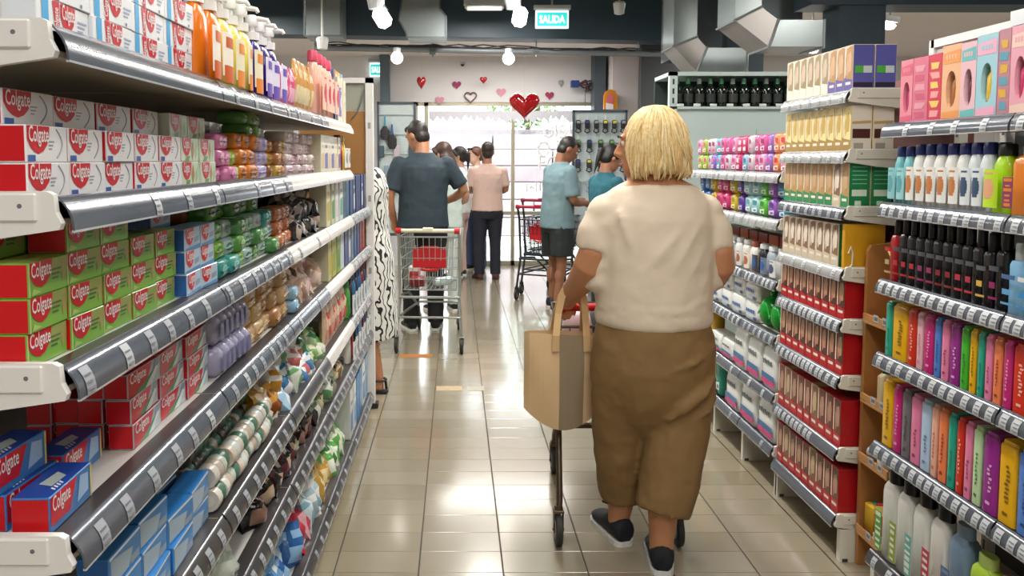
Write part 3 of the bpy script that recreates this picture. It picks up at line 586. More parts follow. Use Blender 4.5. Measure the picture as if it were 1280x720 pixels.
# -- second left shelf
rows(lambda i, l: paste('white' if i < 5 else 'mint', .106, .06, .048), 'toothpaste_box', 'box', 'white toothpaste box with red shield', WL[1], 1, -.54, .975, .110, 5, L_[1], 2, .0485)
rows(lambda i, l: paste('mint', .106, .06, .048), 'toothpaste_box', 'box', 'pale green toothpaste box', WL[1], 1, -.54, 1.53, .110, 2, L_[1], 2, .0485)
rows(lambda i, l: paste('white', .125, .06, .048), 'toothpaste_box', 'box', 'white toothpaste box set back', WL[1], 1, -.585, 1.0, .135, 4, L_[1]+.097, 1, 0, layfrom=2)
rows(lambda i, l: paste('mint', .106, .06, .048), 'toothpaste_box', 'box', 'pale green toothpaste box set back', WL[1], 1, -.57, 1.545, .110, 2, L_[1]+.097, 1, 0, layfrom=2)
def soaps(adj, where, cols, xf, y0, pitch, z, layers, lh, w=.058, d=.085, h=None, **k):
    rows(lambda i, l: soap(w, d, h or lh-.001, *cols[(i+l*k.get('mix', 0)) % len(cols)]), 'soap_bar', 'soap', adj, where, 1, xf, y0, pitch, k.get('n', len(cols)), z, layers, lh, .012, 2.5, start=k.get('start', 0), layfrom=k.get('layfrom', 0))
soaps('pink wrapped soap bar', WL[1], [('d27aa8', 'e6c0d4')]*2, -.535, 1.76, .062, L_[1], 3, .038)
soaps('lime green wrapped soap bar', WL[1], [('9cc040', 'd8e0a0')]*1, -.535, 1.885, .05, L_[1], 2, .038, w=.046)
soaps('orange wrapped soap bar', WL[1], [('d9822c', '5a3a1c')]*3, -.535, 1.94, .066, L_[1], 3, .040)
soaps('lilac wrapped soap bar', WL[1], [('b9aed0', '7d78b4')]*2, -.535, 2.14, .066, L_[1], 3, .038)
soaps('brown and yellow wrapped soap bar', WL[1], [('8a5a34', 'c98a3c'), ('c9a43c', '9a5a24'), ('b0703c', 'd8b060')], -.535, 2.275, .066, L_[1], 3, .037, mix=1)
soaps('green wrapped soap bar', WL[1], [('5f9a4c', 'c8d8b0'), ('7fae54', '3a6a34'), ('4f8a4c', 'd0dcc0')], -.56, 2.10, .066, L_[1]+.115, 2, .034, layfrom=3)
soaps('white and pink wrapped soap bar', WL[1], [('d8c4c8', '9a5a70'), ('e0d4d0', 'b07a8c')], -.535, 2.475, .066, L_[1], 4, .036, n=7, mix=1)
rows(lambda i, l: carton(.08, .08, .15, 'dcd6bc', ('c9b88a', '6a5aa0')[i % 2], 'd6d0b4'), 'cream_carton', 'box', 'cream carton', WL[1], 1, -.515, 2.96, .084, 6, L_[1])
rows(lambda i, l: bottle('shampoo', .07, .045, .165, ('b23a40', 'd8c24a', '2f5f5a', '2f5f5a', '7d8a90', '2f4f5a', '3a5a60', '204a58')[i], ('8a2a30', 'b89a30', '1f3f3c', '1f3f3c', '4a5458', '22323c', '22323c', '22323c')[i], 'd8d8d0', '8a8a88'), 'lotion_bottle', 'bottle', 'coloured lotion bottle', WL[1], 1, -.515, 3.47, .09, 2, L_[1])
# -- third left shelf
rows(lambda i, l: paste('green', .101, .055, .0455), 'toothpaste_box', 'box', 'green toothpaste box with red end', WL[2], 1, -.545, .975, .105, 5, L_[2], 4, .046, .003, 2, skip=((0, 3), (4, 3), (3, 3)))
rows(lambda i, l: paste('green', .101, .055, .0455), 'toothpaste_box', 'box', 'green toothpaste box', WL[2], 1, -.605, .975, .105, 2, L_[2], 4, .046, .003, 2, back='back row')
rows(lambda i, l: paste('blue', .095, .055, .044), 'toothpaste_box', 'box', 'blue toothpaste box', WL[2], 1, -.53, 1.505, .10, 2, L_[2], 3, .0445, .004, 3)
rows(lambda i, l: paste('blue', .095, .055, .044), 'toothpaste_box', 'box', 'blue toothpaste box', WL[2], 1, -.585, 1.49, .10, 1, L_[2], 4, .0445, .004, 3, back='back row')
soaps('green or teal wrapped soap bar', WL[2], [('2f8a84', '8fc0b8'), ('3f9a90', 'a8d0c8'), ('7fb038', '3a6a2c'), ('9cb8b4', '3a6a50'), ('5f9a48', 'b8d0a0'), ('a8bcb8', '4a7a58'), ('4f8a4c', 'c8d8b8'), ('8fb8a0', '5a8a6a'), ('aab6ba', '6a7a80')], -.53, 1.72, .083, L_[2], 3, .042, w=.076, n=7, mix=2)
soaps('dark green wrapped soap bar', WL[2], [('4f8a34', 'a8b8a0'), ('6fb034', '2a4a24'), ('4f8a44', 'c0c8b8'), ('7ab84c', '3a5a2c'), ('5f8f4a', 'b0c0a0')], -.56, 1.74, .095, L_[2]+.1265, 1, .042, w=.086, layfrom=3)
soaps('copper brown wrapped soap bar', WL[2], [('9a5a34', 'b8784a'), ('a86a44', 'c0855a'), ('7d4a30', 'a8683c')], -.60, 1.72, .125, L_[2]+.127, 1, .046, w=.115, n=4, layfrom=4)
soaps('brown wrapped soap bar', WL[2], [('8a5034', 'a8683c'), ('9a5a3c', 'b8784a'), ('7d4a34', '9a5f3c')], -.60, 1.78, .13, L_[2]+.1145, 2, .038, w=.11, layfrom=3) if False else None
soaps('orange brown wrapped soap bar', WL[2], [('b06a3c', 'c98a5c'), ('a86038', 'd09a6a')], -.535, 2.31, .08, L_[2], 3, .042, w=.072, n=3, mix=1)
def pouches(adj, where, cols, xf, y0, y1, z, n, h, w=.075, cat='pouch', name='soap_pouch', lay=3, xd=.12):
    grp = adj+', '+where; rowsn = [max(1, round(n*q_)) for q_ in ((.5, .3, .2) if lay == 3 else (.42, .28, .18, .12))]; wh = ['front row', 'middle row', 'back row', 'rear row']
    for l in range(lay):
        for i in range(rowsn[l]):
            c = random.choice(cols); y = y0+(y1-y0)*(i+.5)/rowsn[l]
            put(pouch(w*1.4, h*1.25, .085, c[0], c[1], random.randint(0, 3)), name, adj+', '+ORD[i]+' from near end, '+wh[l]+', '+where, cat, 1, xf-.004-l*xd*.7/lay-rnd(0, .015), y+rnd(-.012, .012), z+.002+l*.042, rnd(-.7, .7), grp, (rnd(-.8, -.25), rnd(-.35, .35)))
pouches('black soap pouch with pale print', WL[2], [('16151a', '8a7f7c'), ('1c1a1e', '3a3430'), ('121216', 'b09a8a')], -.508, 2.56, 3.05, L_[2], 22, .09)
pouches('black printed soap pouch', 'upper heap, '+WL[2], [('16151a', '8a7f7c'), ('1c1a1e', '3a3430')], -.52, 2.50, 3.04, L_[2]+.075, 16, .075)
rows(lambda i, l: carton(.085, .07, .19, ('d6d0ac', 'c8cfae', 'd9dcd4', 'd4dad8', '3a6a6a', '2f5a7a', '2a4a78', '24405a', '20386a', '1c2f60', '2a3470', '1c2450')[i], ('b8a83c', '3f8a3c', 'c8ccd0', '5a9a8a', '1f4a5a', '2a5a80', '1f3f70', 'c0c8d0', '203060', '182850', 'c0c8d0', '1c2450')[i], ('d0ccb0' if i < 4 else '24406a')), 'lotion_carton', 'box', 'tall lotion carton', WL[2], 1, -.515, 3.08, .112, 12, L_[2])
# -- fourth left shelf
for k, (x, y, z, s, t) in enumerate(((-.535, 1.052, 0, 'front', ''), (-.592, 1.06, 0, 'middle', ''), (-.60, 1.045, .0505, 'upper', ''), (-.59, 1.20, 0, 'rear', ''))):
    put(paste('total', .125, .05, .05), 'toothpaste_box', 'blue and red toothpaste box, %s one of the heap, near end, fourth left shelf' % s, 'box', 1, x, y, L_[3]+z+.0002, rnd(-.06, .06), 'blue and red toothpaste boxes on the fourth left shelf')
rows(lambda i, l: paste('red', .135, .042, .0425), 'toothpaste_box', 'box', 'red toothpaste box', WL[3], 1, -.555, 1.29, .138, 3, L_[3], 3, .043, .004, 2.5)
rows(lambda i, l: paste('red', .135, .042, .0425), 'toothpaste_box', 'box', 'red toothpaste box', WL[3], 1, -.57, 1.428, .138, 1, L_[3]+.129, 1, 0, .004, 2.5, start=1, layfrom=3)
for dd, nm in ((1, 'second row back'), (2, 'third row back'), (3, 'rearmost row')):
    rows(lambda i, l: paste('red', .135, .042, .0425), 'toothpaste_box', 'box', 'red toothpaste box', WL[3], 1, -.555-.0445*dd, 1.29+rnd(-.008, .008), .138, 2 if dd < 2 else 1, L_[3], 3 if dd < 2 else 2, .043, .002, 1, back=nm)
rows(lambda i, l: bundle(.118, .085, .072, 'b3b0cc', '6a6a9a'), 'soap_multipack', 'soap', 'lilac soap multipack', WL[3], 1, -.53, 1.715, .122, 2, L_[3], 2, .0725, .006, 5)
soaps('tan paper-wrapped soap bar', WL[3], [('b08a5c', 'd8c09a'), ('c9aa7c', '8a6a44'), ('bfa072', 'e0d0b0'), ('a87a4c', 'cfb084')], -.535, 1.965, .094, L_[3], 3, .052, w=.086, d=.09, n=5, mix=1)
soaps('brown paper-wrapped soap bar', WL[3], [('9a6a3c', 'c09a6a'), ('a8784a', 'd0b088')], -.575, 1.74, .10, L_[3]+.1565, 1, .05, w=.092, n=6, layfrom=3)
soaps('pale blue wrapped soap bar', WL[3], [('8fb8d0', 'd0e0ea')], -.515, 2.46, .066, L_[3], 2, .042)
pouches('beige and pink soap pouch', WL[3], [('c9b09a', '9a7a6a'), ('cfb4ac', 'a0707a'), ('d8c8b8', '8a6a5a'), ('b89a84', 'd8c0b0')], -.515, 2.53, 3.05, L_[3], 18, .11)
rows(lambda i, l: carton(.085, .07, .20, ('c8c48a', 'b8bc5a', '8aa84c', 'd4dad8', '4a5a8a', '7a8aa8', '8a98a8', '24588a', '20407a', '8a2024', 'a8242a')[i], ('b8a83c', '8a9a30', '4f8a3c', 'c0c8d0', '3a4a80', 'c0c8d0', '5a6a80', '1f4a7a', '1f3870', '601820', '701a20')[i], ('d0ccb0' if i < 4 else '8a2024' if i > 8 else '24407a')), 'lotion_carton', 'box', 'tall lotion carton', WL[3], 1, -.515, 3.1, .115, 11, L_[3])
# -- fifth left shelf
rows(lambda i, l: paste('azure', .115, .05, .052), 'toothpaste_box', 'box', 'bright blue toothpaste box', WL[4], 1, -.525, 1.14, .12, 4, L_[4], 3, .0525, .006, 4, skip=((3, 2), (2, 2)))
rows(lambda i, l: paste('azure', .125, .06, .052), 'toothpaste_box', 'box', 'bright blue toothpaste box', WL[4], 1, -.59, 1.34, .13, 2, L_[4], 3, .0525, .006, 4, back='back row')
rows(lambda i, l: roll(*[('c9c3b8', '3f6a54'), ('cdc9c0', 'b8aa9a'), ('bcc4ba', '3f6e5a'), ('c9bcac', 'c2cac4')][(i+l) % 4]), 'wrapped_roll', 'soap', 'white and green round wrapped soap', WL[4], 1, -.515, 1.635, .058, 9, L_[4], 2, .050, .004, 6)
rows(lambda i, l: roll(*[('4f7a64', '47705c'), ('c4b8a8', '4a7a68'), ('5f584e', '554e46')][(i+l) % 3]), 'wrapped_roll', 'soap', 'dark green round wrapped soap', WL[4], 1, -.572, 1.62, .06, 8, L_[4], 3, .050, .004, 6, back='back row')
pouches('gold and white soap pouch', WL[4], [('b88a2c', 'e0d8c8'), ('dcdad4', 'b8862c'), ('c8923c', '8a4a24')], -.502, 2.14, 2.34, L_[4], 10, .085)
pouches('white and blue soap pouch', WL[4], [('d8dcda', '4a7ab0'), ('dadcd8', 'c86a6a'), ('9cc0d8', 'e0e4e4'), ('d4dcd0', '6aa06a'), ('2f6a9a', 'd8dce0')], -.502, 2.34, 2.74, L_[4], 26, .085, lay=4)
pouches('green and white soap pouch', WL[4], [('5a9a4c', 'd8dcc8'), ('cfdcc0', '6a9a5a'), ('3f7a48', 'a0b890'), ('d8d4b8', '8ab06a')], -.502, 2.74, 3.05, L_[4], 16, .09)
rows(lambda i, l: pouch(.085, .17, .04, ('cfae94', 'd8bea6', 'c9a48c')[i % 3], ('b88a74', 'c43c44')[i % 2], i % 4), 'refill_pouch', 'pouch', 'beige soap refill pouch standing upright', WL[4], 1, -.515, 3.05, .075, 8, L_[4])
rows(lambda i, l: bottle('shampoo', .075, .05, .18, ('4a9a3c', '2a2a30', '2f6a9a', '24405a', '2a5a8a', '7a2a34', '24305a')[i], ('2f7a2c', '1c1c20', '1f4a7a', '182a3c', '1f4a7a', '4a1a20', '182040')[i], 'c8d0d0', '8a929a'), 'lotion_bottle', 'bottle', 'dark lotion bottle', WL[4], 1, -.515, 3.68, .11, 7, L_[4])
# -- sixth left shelf
pouches('pale green tissue pouch', WL[5], [('b8c4b4', '8aa08c'), ('c8d0c4', '6a8a74'), ('a8b8a8', 'd0d8cc')], -.502, 1.45, 1.80, L_[5], 13, .10)
pouches('black coffee-print soap pouch', WL[5], [('141214', '8a6a5c'), ('1a1614', 'c0a88a'), ('18121a', '5a2a34'), ('1c1818', '9aa07a')], -.502, 2.0, 2.9, L_[5], 50, .085, lay=4)
pouches('mixed green and brown soap pouch', WL[5], [('6a8a44', 'c0b890'), ('7a5a3c', 'd0c0a0'), ('c8ccc4', '5a8a5c'), ('8a8478', '34302c')], -.502, 2.9, 3.65, L_[5], 28, .09)
rows(lambda i, l: bottle('shampoo', .075, .05, .17, ('d8d4cc', '9a2a3a', '2a2a2c', '3f6a9a', '8ab0c8', '7a2a34', '2f5a9a')[i], ('5a8a4c', '5a1a24', '1c1c1c', '2a4a7a', '2f6a9a', '4a1a20', '1f3f7a')[i], 'd0d4d4', '8a8a90'), 'lotion_bottle', 'bottle', 'mixed lotion bottle', WL[5], 1, -.515, 3.68, .11, 7, L_[5])
# -- lowest left shelf
pouches('blue sweet-print soap pouch', WL[6], [('3a78b8', 'b8d0e4'), ('2f62a0', '8ab4d8'), ('6aa0d0', 'e0e8ee')], -.502, 2.05, 2.56, L_[6], 24, .12, lay=4)
pouches('red and pink soap pouch', WL[6], [('b8242c', 'e0b0b4'), ('d8a0a8', 'c03a4c'), ('e0c8c4', 'b8485c')], -.502, 2.56, 2.78, L_[6], 10, .12)
pouches('pale blue and white soap pouch', WL[6], [('c8d8dc', '7aa0b0'), ('d8dcd8', '9ab0b8'), ('a8c4cc', 'e0e4e0')], -.502, 2.78, 3.05, L_[6], 14, .12)
pouches('gold soap pouch', WL[6], [('b08a34', 'd8c08a'), ('a87a24', 'c8a868')], -.502, 3.05, 3.22, L_[6], 7, .13)
pouches('white and green leaf-print pouch', WL[6], [('d0d8c4', '4f9a44'), ('5aa04c', 'd8e0cc'), ('c8d4bc', '3f7a3c')], -.502, 3.22, 3.64, L_[6], 20, .13)
rows(lambda i, l: carton(.10, .08, .24, ('c8ccc8', 'd4d8d8', '2f7ab8', '2a6aa8', 'd0d4d4', '8ab4d0')[i], ('2f6aa8', '5a8ab8')[i % 2], 'c8ccc8'), 'tall_carton', 'box', 'tall white or blue carton', WL[6], 1, -.515, 3.68, .13, 6, L_[6])
# ---------------------------------------------------------------- right shelving goods (fronts face -X, far to near like the photograph)
WR = ['top right shelf', 'second right shelf', 'third right shelf', 'fourth right shelf', 'fifth right shelf', 'lowest right shelf']
Z1 = [z-.0048 for z in R1Z]; XF = 1.40
def series(name, cat, where, z, items, y, xf=XF, gap=.002, grp=None, fmt='{c} {n}, {o} from far end, {w}', noun='bottle'):
    for i, (cname, w, data) in enumerate(items):
        y -= w/2+gap/2
        put(data, name, fmt.format(c=cname, n=noun, o=ORD[i], w=where), cat, -1, xf, y, z+.0002, math.radians(rnd(-2, 2)), grp or noun+' on the '+where); y -= w/2+gap/2
    return y
DB = lambda w, c, c2, i, s, h=.205: dollbox(w, .085, h, c, c2, i, s)
series('kids_set_carton', 'box', WR[0], Z1[0], [
    ('pink', .066, DB(.066, 'e08a9a', 'd8607c', 'c03a7a', 'd8748a', .20)), ('plain pink', .074, plainbox(.074, .085, .20, 'd6748c', 'c8607a', 'e09aa8')), ('red', .066, plainbox(.066, .085, .20, 'd03a54', 'e8a0a0', 'e8c86a')),
    ('peach', .08, DB(.08, 'e8b48c', 'e89a5a', 'a86a3c', '5fae3c', .215)), ('teal-topped', .062, DB(.062, 'e3b8c0', '6ab8b8', '6a2a3c', '6ab8c0', .212)), ('blue and pink', .082, DB(.082, '9cc8d4', 'e8a8c0', 'e0b83c', 'd8a0b8', .222)),
    ('patchwork', .044, plainbox(.044, .085, .225, 'b8808c', '5a9ab0', 'd8a83c')), ('rose', .066, DB(.066, 'e0a0b0', 'e8c8b8', 'c8306c', 'dca8b4', .225)), ('yellow', .082, DB(.082, 'e8c96a', 'e8dca0', '8a5a84', 'e0b84a', .228)),
    ('lime green', .04, plainbox(.04, .085, .225, '7fc02c', '5f9a24', 'a8d860')), ('gold', .07, DB(.07, 'e0b850', 'e8d8a0', '8a3a30', 'd8a83c', .225)), ('pink-edged', .06, DB(.06, 'd8849c', 'e8c0c8', 'b83a6a', 'd07a94', .22))], 2.475, noun='kids hair set carton', xf=1.405)
B = bottle
white = B('shampoo', .049, .04, .19, 'dededa', '24347a', 'dededa', 'b8743c'); white2 = B('shampoo', .047, .04, .19, 'd4dade', '24347a', 'd4dade', '2f4a6a')
series('shampoo_bottle', 'bottle', WR[1], Z1[1], [('teal blue-capped', .047, B('shampoo', .045, .04, .185, '6fb4bc', '24347a', '8cc4c8', '5aa0a8')), ('aqua blue-capped', .047, B('shampoo', .045, .04, .185, '7dbcc2', '24347a', '9accce', '5aa0a8'))]+
    [('white blue-capped', .05, white)]*5+[('white and navy', .046, white2)]*2+[('lime green', .066, B('shampoo', .062, .05, .185, 'a6d21c', '1c1e1c', 'b8dc30', 'd8a07a')), ('orange', .09, B('jug', .084, .06, .18, 'd97a22', '1e1a18', 'd97a22', '7a2f5a')),
    ('purple', .055, B('shampoo', .052, .045, .185, '5a2f8a', '1c1820', '6a3f9a', 'c88ab0')), ('pale green', .066, B('shampoo', .062, .05, .19, 'a8c48a', '9fbf80', 'b4cc98', '6a4a3a')), ('dark brown', .06, B('shampoo', .058, .05, .185, '2c2422', '1c1818', '3a302c', '8a7a5a')), ('olive', .06, B('shampoo', .058, .05, .185, '8a9a5a', '5a6a3a', '9aa86a', '6a4a3a'))], 2.495, noun='shampoo bottle')
for k in range(4): put(white2, 'shampoo_bottle', 'white blue-capped shampoo bottle in back row, %s from far end, second right shelf' % ORD[k], 'bottle', -1, XF+.055, 2.24-.05*k, Z1[1]+.0002, 0, 'white shampoo bottles in the back row')
blk = [B('slim', .04, .036, .21, '16161a', '101012', '4a4a50', ('a81c28', '8a1c5a', '7a1420', 'a8283a')[k]) for k in range(4)]; blk2 = B('slim', .04, .036, .20, '18181a', '101012', '5a5a5c', 'c8a04a')
series('styling_bottle', 'bottle', WR[2], Z1[2], [('red black-capped', .046, B('slim', .044, .036, .20, 'a01420', '1a1214', 'b02430', 'a89a6a'))]+[('black', .0415, blk[(0, 0, 0, 1, 1, 2, 2, 3, 3)[k]]) for k in range(9)]+[('black gold-marked', .044, blk2), ('black plain', .05, blk[1]),
    ('light blue', .055, B('slim', .052, .04, .185, '7fb2d4', 'b8c0c4', '4a6a94', '5a9ac8')), ('white and blue', .055, B('slim', .052, .04, .185, 'c9ccca', 'a8a8a4', 'd4d6d4', '2f86c0')), ('amber', .055, B('slim', .05, .04, .18, 'c8861c', '5a3a20', 'd09430', 'b06a14')), ('dark amber', .055, B('slim', .05, .04, .18, 'b8741c', '4a2f1c', 'c88a30', '8a4a14'))], 2.497, noun='styling bottle')
for k in range(8): put(blk[k % 4], 'styling_bottle', 'black styling bottle in back row, %s from far end, third right shelf' % ORD[k], 'bottle', -1, XF+.05, 2.40-.05*k, Z1[2]+.0002, 0, 'black styling bottles in the back row')
PAL = dict(teal=('1f9a80', '15705c'), yellow=('d9a514', '7a5a10'), red=('c8301c', 'e8b0a0'), palepink=('d8a8b0', 'c4707c'), magenta=('b82470', 'e890b8'), blue=('4a78c0', '20407a'), pink=('d6789c', '8a2a54'), purple=('8a2480', 'd8a0d0'), green=('3fa82c', '1f6a18'), orange=('e07a4c', '8a3418'), grey=('6a666a', '3a383a'), lightblue=('a8c0d8', '5a7aa0'), palegreen=('b0cc9c', '4f7a44'), peach=('e0a890', 'b05a4a'))
def block(c, w, h): return B('block', w, .062, h, PAL[c][0], PAL[c][0], PAL[c][1], PAL[c][1])
def tubes(where, z, lst, h): series('conditioner_tube', 'bottle', where, z, [(dict(palepink='pale pink', lightblue='light blue', palegreen='pale green').get(c, c), w, block(c, w-.003, h)) for c, w in lst], 2.505, noun='square tube')
tubes(WR[3], Z1[3], [('teal', .04), ('yellow', .082), ('red', .044), ('palepink', .036), ('magenta', .048), ('blue', .032), ('pink', .036), ('purple', .044), ('green', .036), ('yellow', .03), ('teal', .028), ('pink', .03), ('orange', .034), ('magenta', .034), ('red', .055), ('red', .04), ('blue', .05), ('yellow', .04)], .178)
tubes(WR[4], Z1[4], [('yellow', .062), ('magenta', .046), ('grey', .046), ('pink', .05), ('lightblue', .048), ('peach', .034), ('orange', .04), ('teal', .036), ('red', .032), ('pink', .034), ('palegreen', .036), ('purple', .06), ('yellow', .064), ('blue', .06), ('magenta', .05), ('teal', .05)], .218)
back = lambda c, w: block(c, w, .17)
for k, c in enumerate(('red', 'purple', 'blue', 'pink', 'green', 'orange', 'red', 'magenta')): put(back(c, .045), 'conditioner_tube', '%s square tube in back row, %s from far end, fourth right shelf' % (c, ORD[k]), 'bottle', -1, XF+.07, 2.44-.06*k, Z1[3]+.0002, 0, 'square tubes in the back row')
J = lambda c, cap, lab, mk, h=.30, w=.080: B('jug', w, .058, h, c, cap, lab, mk)
series('conditioner_bottle', 'bottle', WR[5], Z1[5], [('white green-marked', .08, J('d8d8d0', '17171a', 'dcdcd4', '4f9a34')), ('white olive-marked', .08, J('d8d8d0', '17171a', 'dcdcd4', '8a9a2c')), ('white teal-marked', .084, J('d8d8d0', '17171a', 'dcdcd4', '5aa8a0')), ('white red-marked', .088, J('d8d8d0', '17171a', 'dcdcd4', 'b82c44', .30, .084)),
    ('grey blue', .088, J('7088a0', '7a92aa', '748ca4', '4a6484', .29, .084)), ('lime green', .096, J('a6c840', 'b4cc70', 'aacc48', '4a8a24', .25, .09)), ('pinkish', .06, J('d8a08c', 'd0988a', 'dca894', 'b06a5a', .23, .056)), ('white green-capped', .08, J('d0d6cc', '1f7a34', 'd8dcd4', '5a8a5a', .21)), ('white second green-capped', .08, J('d0d6cc', '22843a', 'd8dcd4', '5a8a5a', .19))], 2.49, noun='large bottle')

# -- hair dye shelving
WD = ['top dye shelf', 'second dye shelf', 'third dye shelf', 'fourth dye shelf', 'fifth dye shelf', 'sixth dye shelf', 'seventh dye shelf', 'lowest dye shelf']
for li, (st, h) in enumerate((('beige', .165), ('gold', .165), ('green', .165), ('white', .16), ('red', .165), ('red', .172), ('brown', .18), ('brown', .172))):
    z = R2Z[li]-.0048+.0002
    nm = dict(beige='pale beige', gold='gold', green='peach and green', white='cream and green', red='red', brown='red and beige')[st]
    for dd in (0, 1):
        for i in range(9):
            if dd and i > 1: continue
            s = st
            if li == 0 and i < 3: s = 'mauve'
            if li == 0 and i in (3, 4): s = 'beige'
            if li in (2,) and i < 3: s = 'white' if i == 1 else 'green'
            if st == 'brown' and i % 4 == 3: s = 'sand'
            w = .0585; y = 2.785+.0605*i-.03+.0305
            if li == 3 and i == 0: continue
            lab = (nm if s == st or s in ('white', 'sand') else 'purple and beige' if s == 'mauve' else nm)+' hair dye box, '+ORD[i]+' from near end, '+('back row, ' if dd else '')+WD[li]
            put(dye(s, w, .075, h), 'hair_dye_box', lab, 'box', -1, 1.395+.078*dd, y-.0005, z, math.radians(rnd(-1, 1)), nm+' hair dye boxes on the '+WD[li])
q = MB(); q.rbox(0, .145, 0, .02, 0, .165, .002, M('c9920f', .5, 0, .05, 8)); q.tube([(.012, -.004, .06), (.02, -.006, .085), (.028, -.004, .06), (.026, -.004, .02), (.016, -.006, .01)], .003, M('d8d4c8', .3), 6)
tag(q.build('yellow_card', None, (1.385, 2.752, R2Z[3]-.0046)), 'yellow card panel with hanging clip, near end of the fourth dye shelf', 'card')

# -- sanitary and nappy shelving
WP = ['top pad shelf', 'second pad shelf', 'third pad shelf', 'fourth pad shelf', 'fifth pad shelf', 'lowest pad shelf']
Z3 = [z-.0046 for z in R3Z]
C0 = [('d45a94', 'e8c8d8', '8a2a5a', 'pink'), ('e08a5a', 'e8d0c0', 'c83a3c', 'orange'), ('d890b4', 'e8dce4', 'a83a74', 'rose'), ('8a6ab8', 'e0d8e8', 'c84a8a', 'violet'), ('8ab4c8', 'e0e8ec', '2f6a9a', 'light blue'), ('c8c0c8', 'd87aa8', '8a2a5a', 'pale pink'), ('5aa8c0', 'd8e8ec', 'd0487c', 'blue'), ('c03a6a', 'e8c0d0', 'e0d0d8', 'deep pink'), ('9ab84a', 'e8e4b0', 'd0487c', 'green')]
seq = [2, 1, 3, 2, 0, 5, 4, 7, 2, 5, 0, 6, 3, 5, 8, 8]
for l in range(2):
    for i in range(16):
        c = C0[seq[(i+l*(i % 3 == 0)) % 16]]
        put(pack(.072, .06, .088, c[0], c[1], c[2]), 'pad_pack', c[3]+' sanitary towel pack, '+ORD[i]+' from near end, '+('upper' if l else 'lower')+' layer, '+WP[0], 'pack', -1, 1.40+rnd(0, .012), 3.345+.0755*i, Z3[0]+.0002+.0885*l, math.radians(rnd(-5, 5)), 'sanitary towel packs on the top pad shelf')
C1 = [('3f9ac8', 'c8e0ec', '20608a', 'sky blue'), ('8a5ab0', 'd8c8e8', '5a2a80', 'violet'), ('5ab83c', 'd8ecc8', '2f7a24', 'green'), ('9cc8cc', 'e0ecec', '4a8a94', 'pale teal'), ('a8ccd0', 'e4eeee', '5a9aa4', 'pale aqua'), ('5a3a90', 'c8b8e0', '341a60', 'purple'), ('c8b42c', 'ece4a8', '8a7a14', 'yellow'), ('c83a74', 'ecc0d4', '8a1a4a', 'magenta'), ('c83a74', 'ecc0d4', '8a1a4a', 'magenta'), ('d8b424', 'f0e4a8', '9a7a14', 'golden'), ('4a78b8', 'c0d4ec', '2a4a80', 'mid blue'), ('4a78b8', 'c0d4ec', '2a4a80', 'mid blue')]
for i, c in enumerate(C1):
    for l in range(2): put(pack(.092, .09, .092 if l == 0 else .085, c[0], c[1], c[2]), 'pad_pack', c[3]+' plastic pad pack, '+ORD[i]+' from near end, '+('upper' if l else 'lower')+' layer, '+WP[1], 'pack', -1, 1.405+rnd(0, .01), 3.36+.099*i, Z3[1]+.0002+.0925*l, math.radians(rnd(-4, 4)), 'pad packs on the second pad shelf')
for i in range(11):
    k = i % 5; c = (('cfd2d0', 'aab0b0', 'd4d6d4', '3a4a7a'), ('9aa4ac', 'cfd4d4', '6a7a90', '2f5a9a'), ('24242c', 'c8ccca', '3a3a44', '2f5a9a'), ('d8d4c8', '8a3a2c', 'dcd8cc', 'b0623c'), ('cfccc4', 'b8b8b4', 'd4d0c8', 'a05a3c'))[k]
    put(B('shampoo', .075, .055, .14, *c), 'cotton_bottle', 'white or grey toiletry bottle, '+ORD[i]+' from near end, '+WP[2], 'bottle', -1, 1.40, 3.36+.10*i, Z3[2]+.0002, 0, 'toiletry bottles on the third pad shelf')
for i in range(8): put(carton(.11, .06, .17, ('7a2a20', '8a3a24', 'a8542c')[i % 3], 'c8843c', '6a2018'), 'wipes_carton', 'dark red carton behind bottles, '+ORD[i]+' from near end, '+WP[2], 'box', -1, 1.50, 3.4+.125*i, Z3[2]+.0002, 0, 'dark red cartons on the third pad shelf')
for i in range(2):
    q = MB(); q.ball((0, .06, .075), (.062, .06, .074), M('178a2c', .15, 0, .15, 30, .5), 16, 10)
    for k in range(5): q.tube([(0, .06, .15), (.03*math.cos(k*1.26+1), .06-.045*abs(math.sin(k*1.26)), .11), (.06*math.cos(k*1.26+1), .06-.055*abs(math.sin(k*1.26+.4)), .06)], .003, M('2fae48', .2), 5)
    q.tube([(0, .06, .145), (0, .06, .17)], [.012, .02], M('178a2c', .2), 8)
    put(q.mesh('ball_bag', 50), 'ball_bag', 'green shiny cotton ball bag, '+('nearer' if i == 0 else 'farther')+' of two on the fourth pad shelf', 'bag', -1, 1.385, 3.37+.125*i, Z3[3]+.0002)
for l in range(2):
    for i in range(5): put(nappy(.165, .10, .098, 'blue'), 'nappy_pack', 'white pack with blue print, '+ORD[i]+' from near end, '+('upper' if l else 'lower')+' layer, '+WP[3], 'pack', -1, 1.40+rnd(0, .015), 3.66+.175*i, Z3[3]+.0002+.0985*l, math.radians(rnd(-4, 4)), 'white packs on the fourth pad shelf')
for i in range(3): put(nappy(.17, .12, .19 if i < 2 else .2, 'stripe'), 'nappy_pack', 'white nappy pack with pink and blue stripes, '+ORD[i]+' from near end, '+WP[4], 'pack', -1, 1.395, 3.41+.18*i, Z3[4]+.0002, 0, 'striped nappy packs on the fifth pad shelf')
for i in range(2): put(nappy(.17, .10, .10, 'stripe'), 'nappy_pack', 'small white nappy pack lying behind taller ones, '+ORD[i]+' from near end, '+WP[4], 'pack', -1, 1.40, 3.96+.18*i, Z3[4]+.0002, 0, 'small nappy packs on the fifth pad shelf')
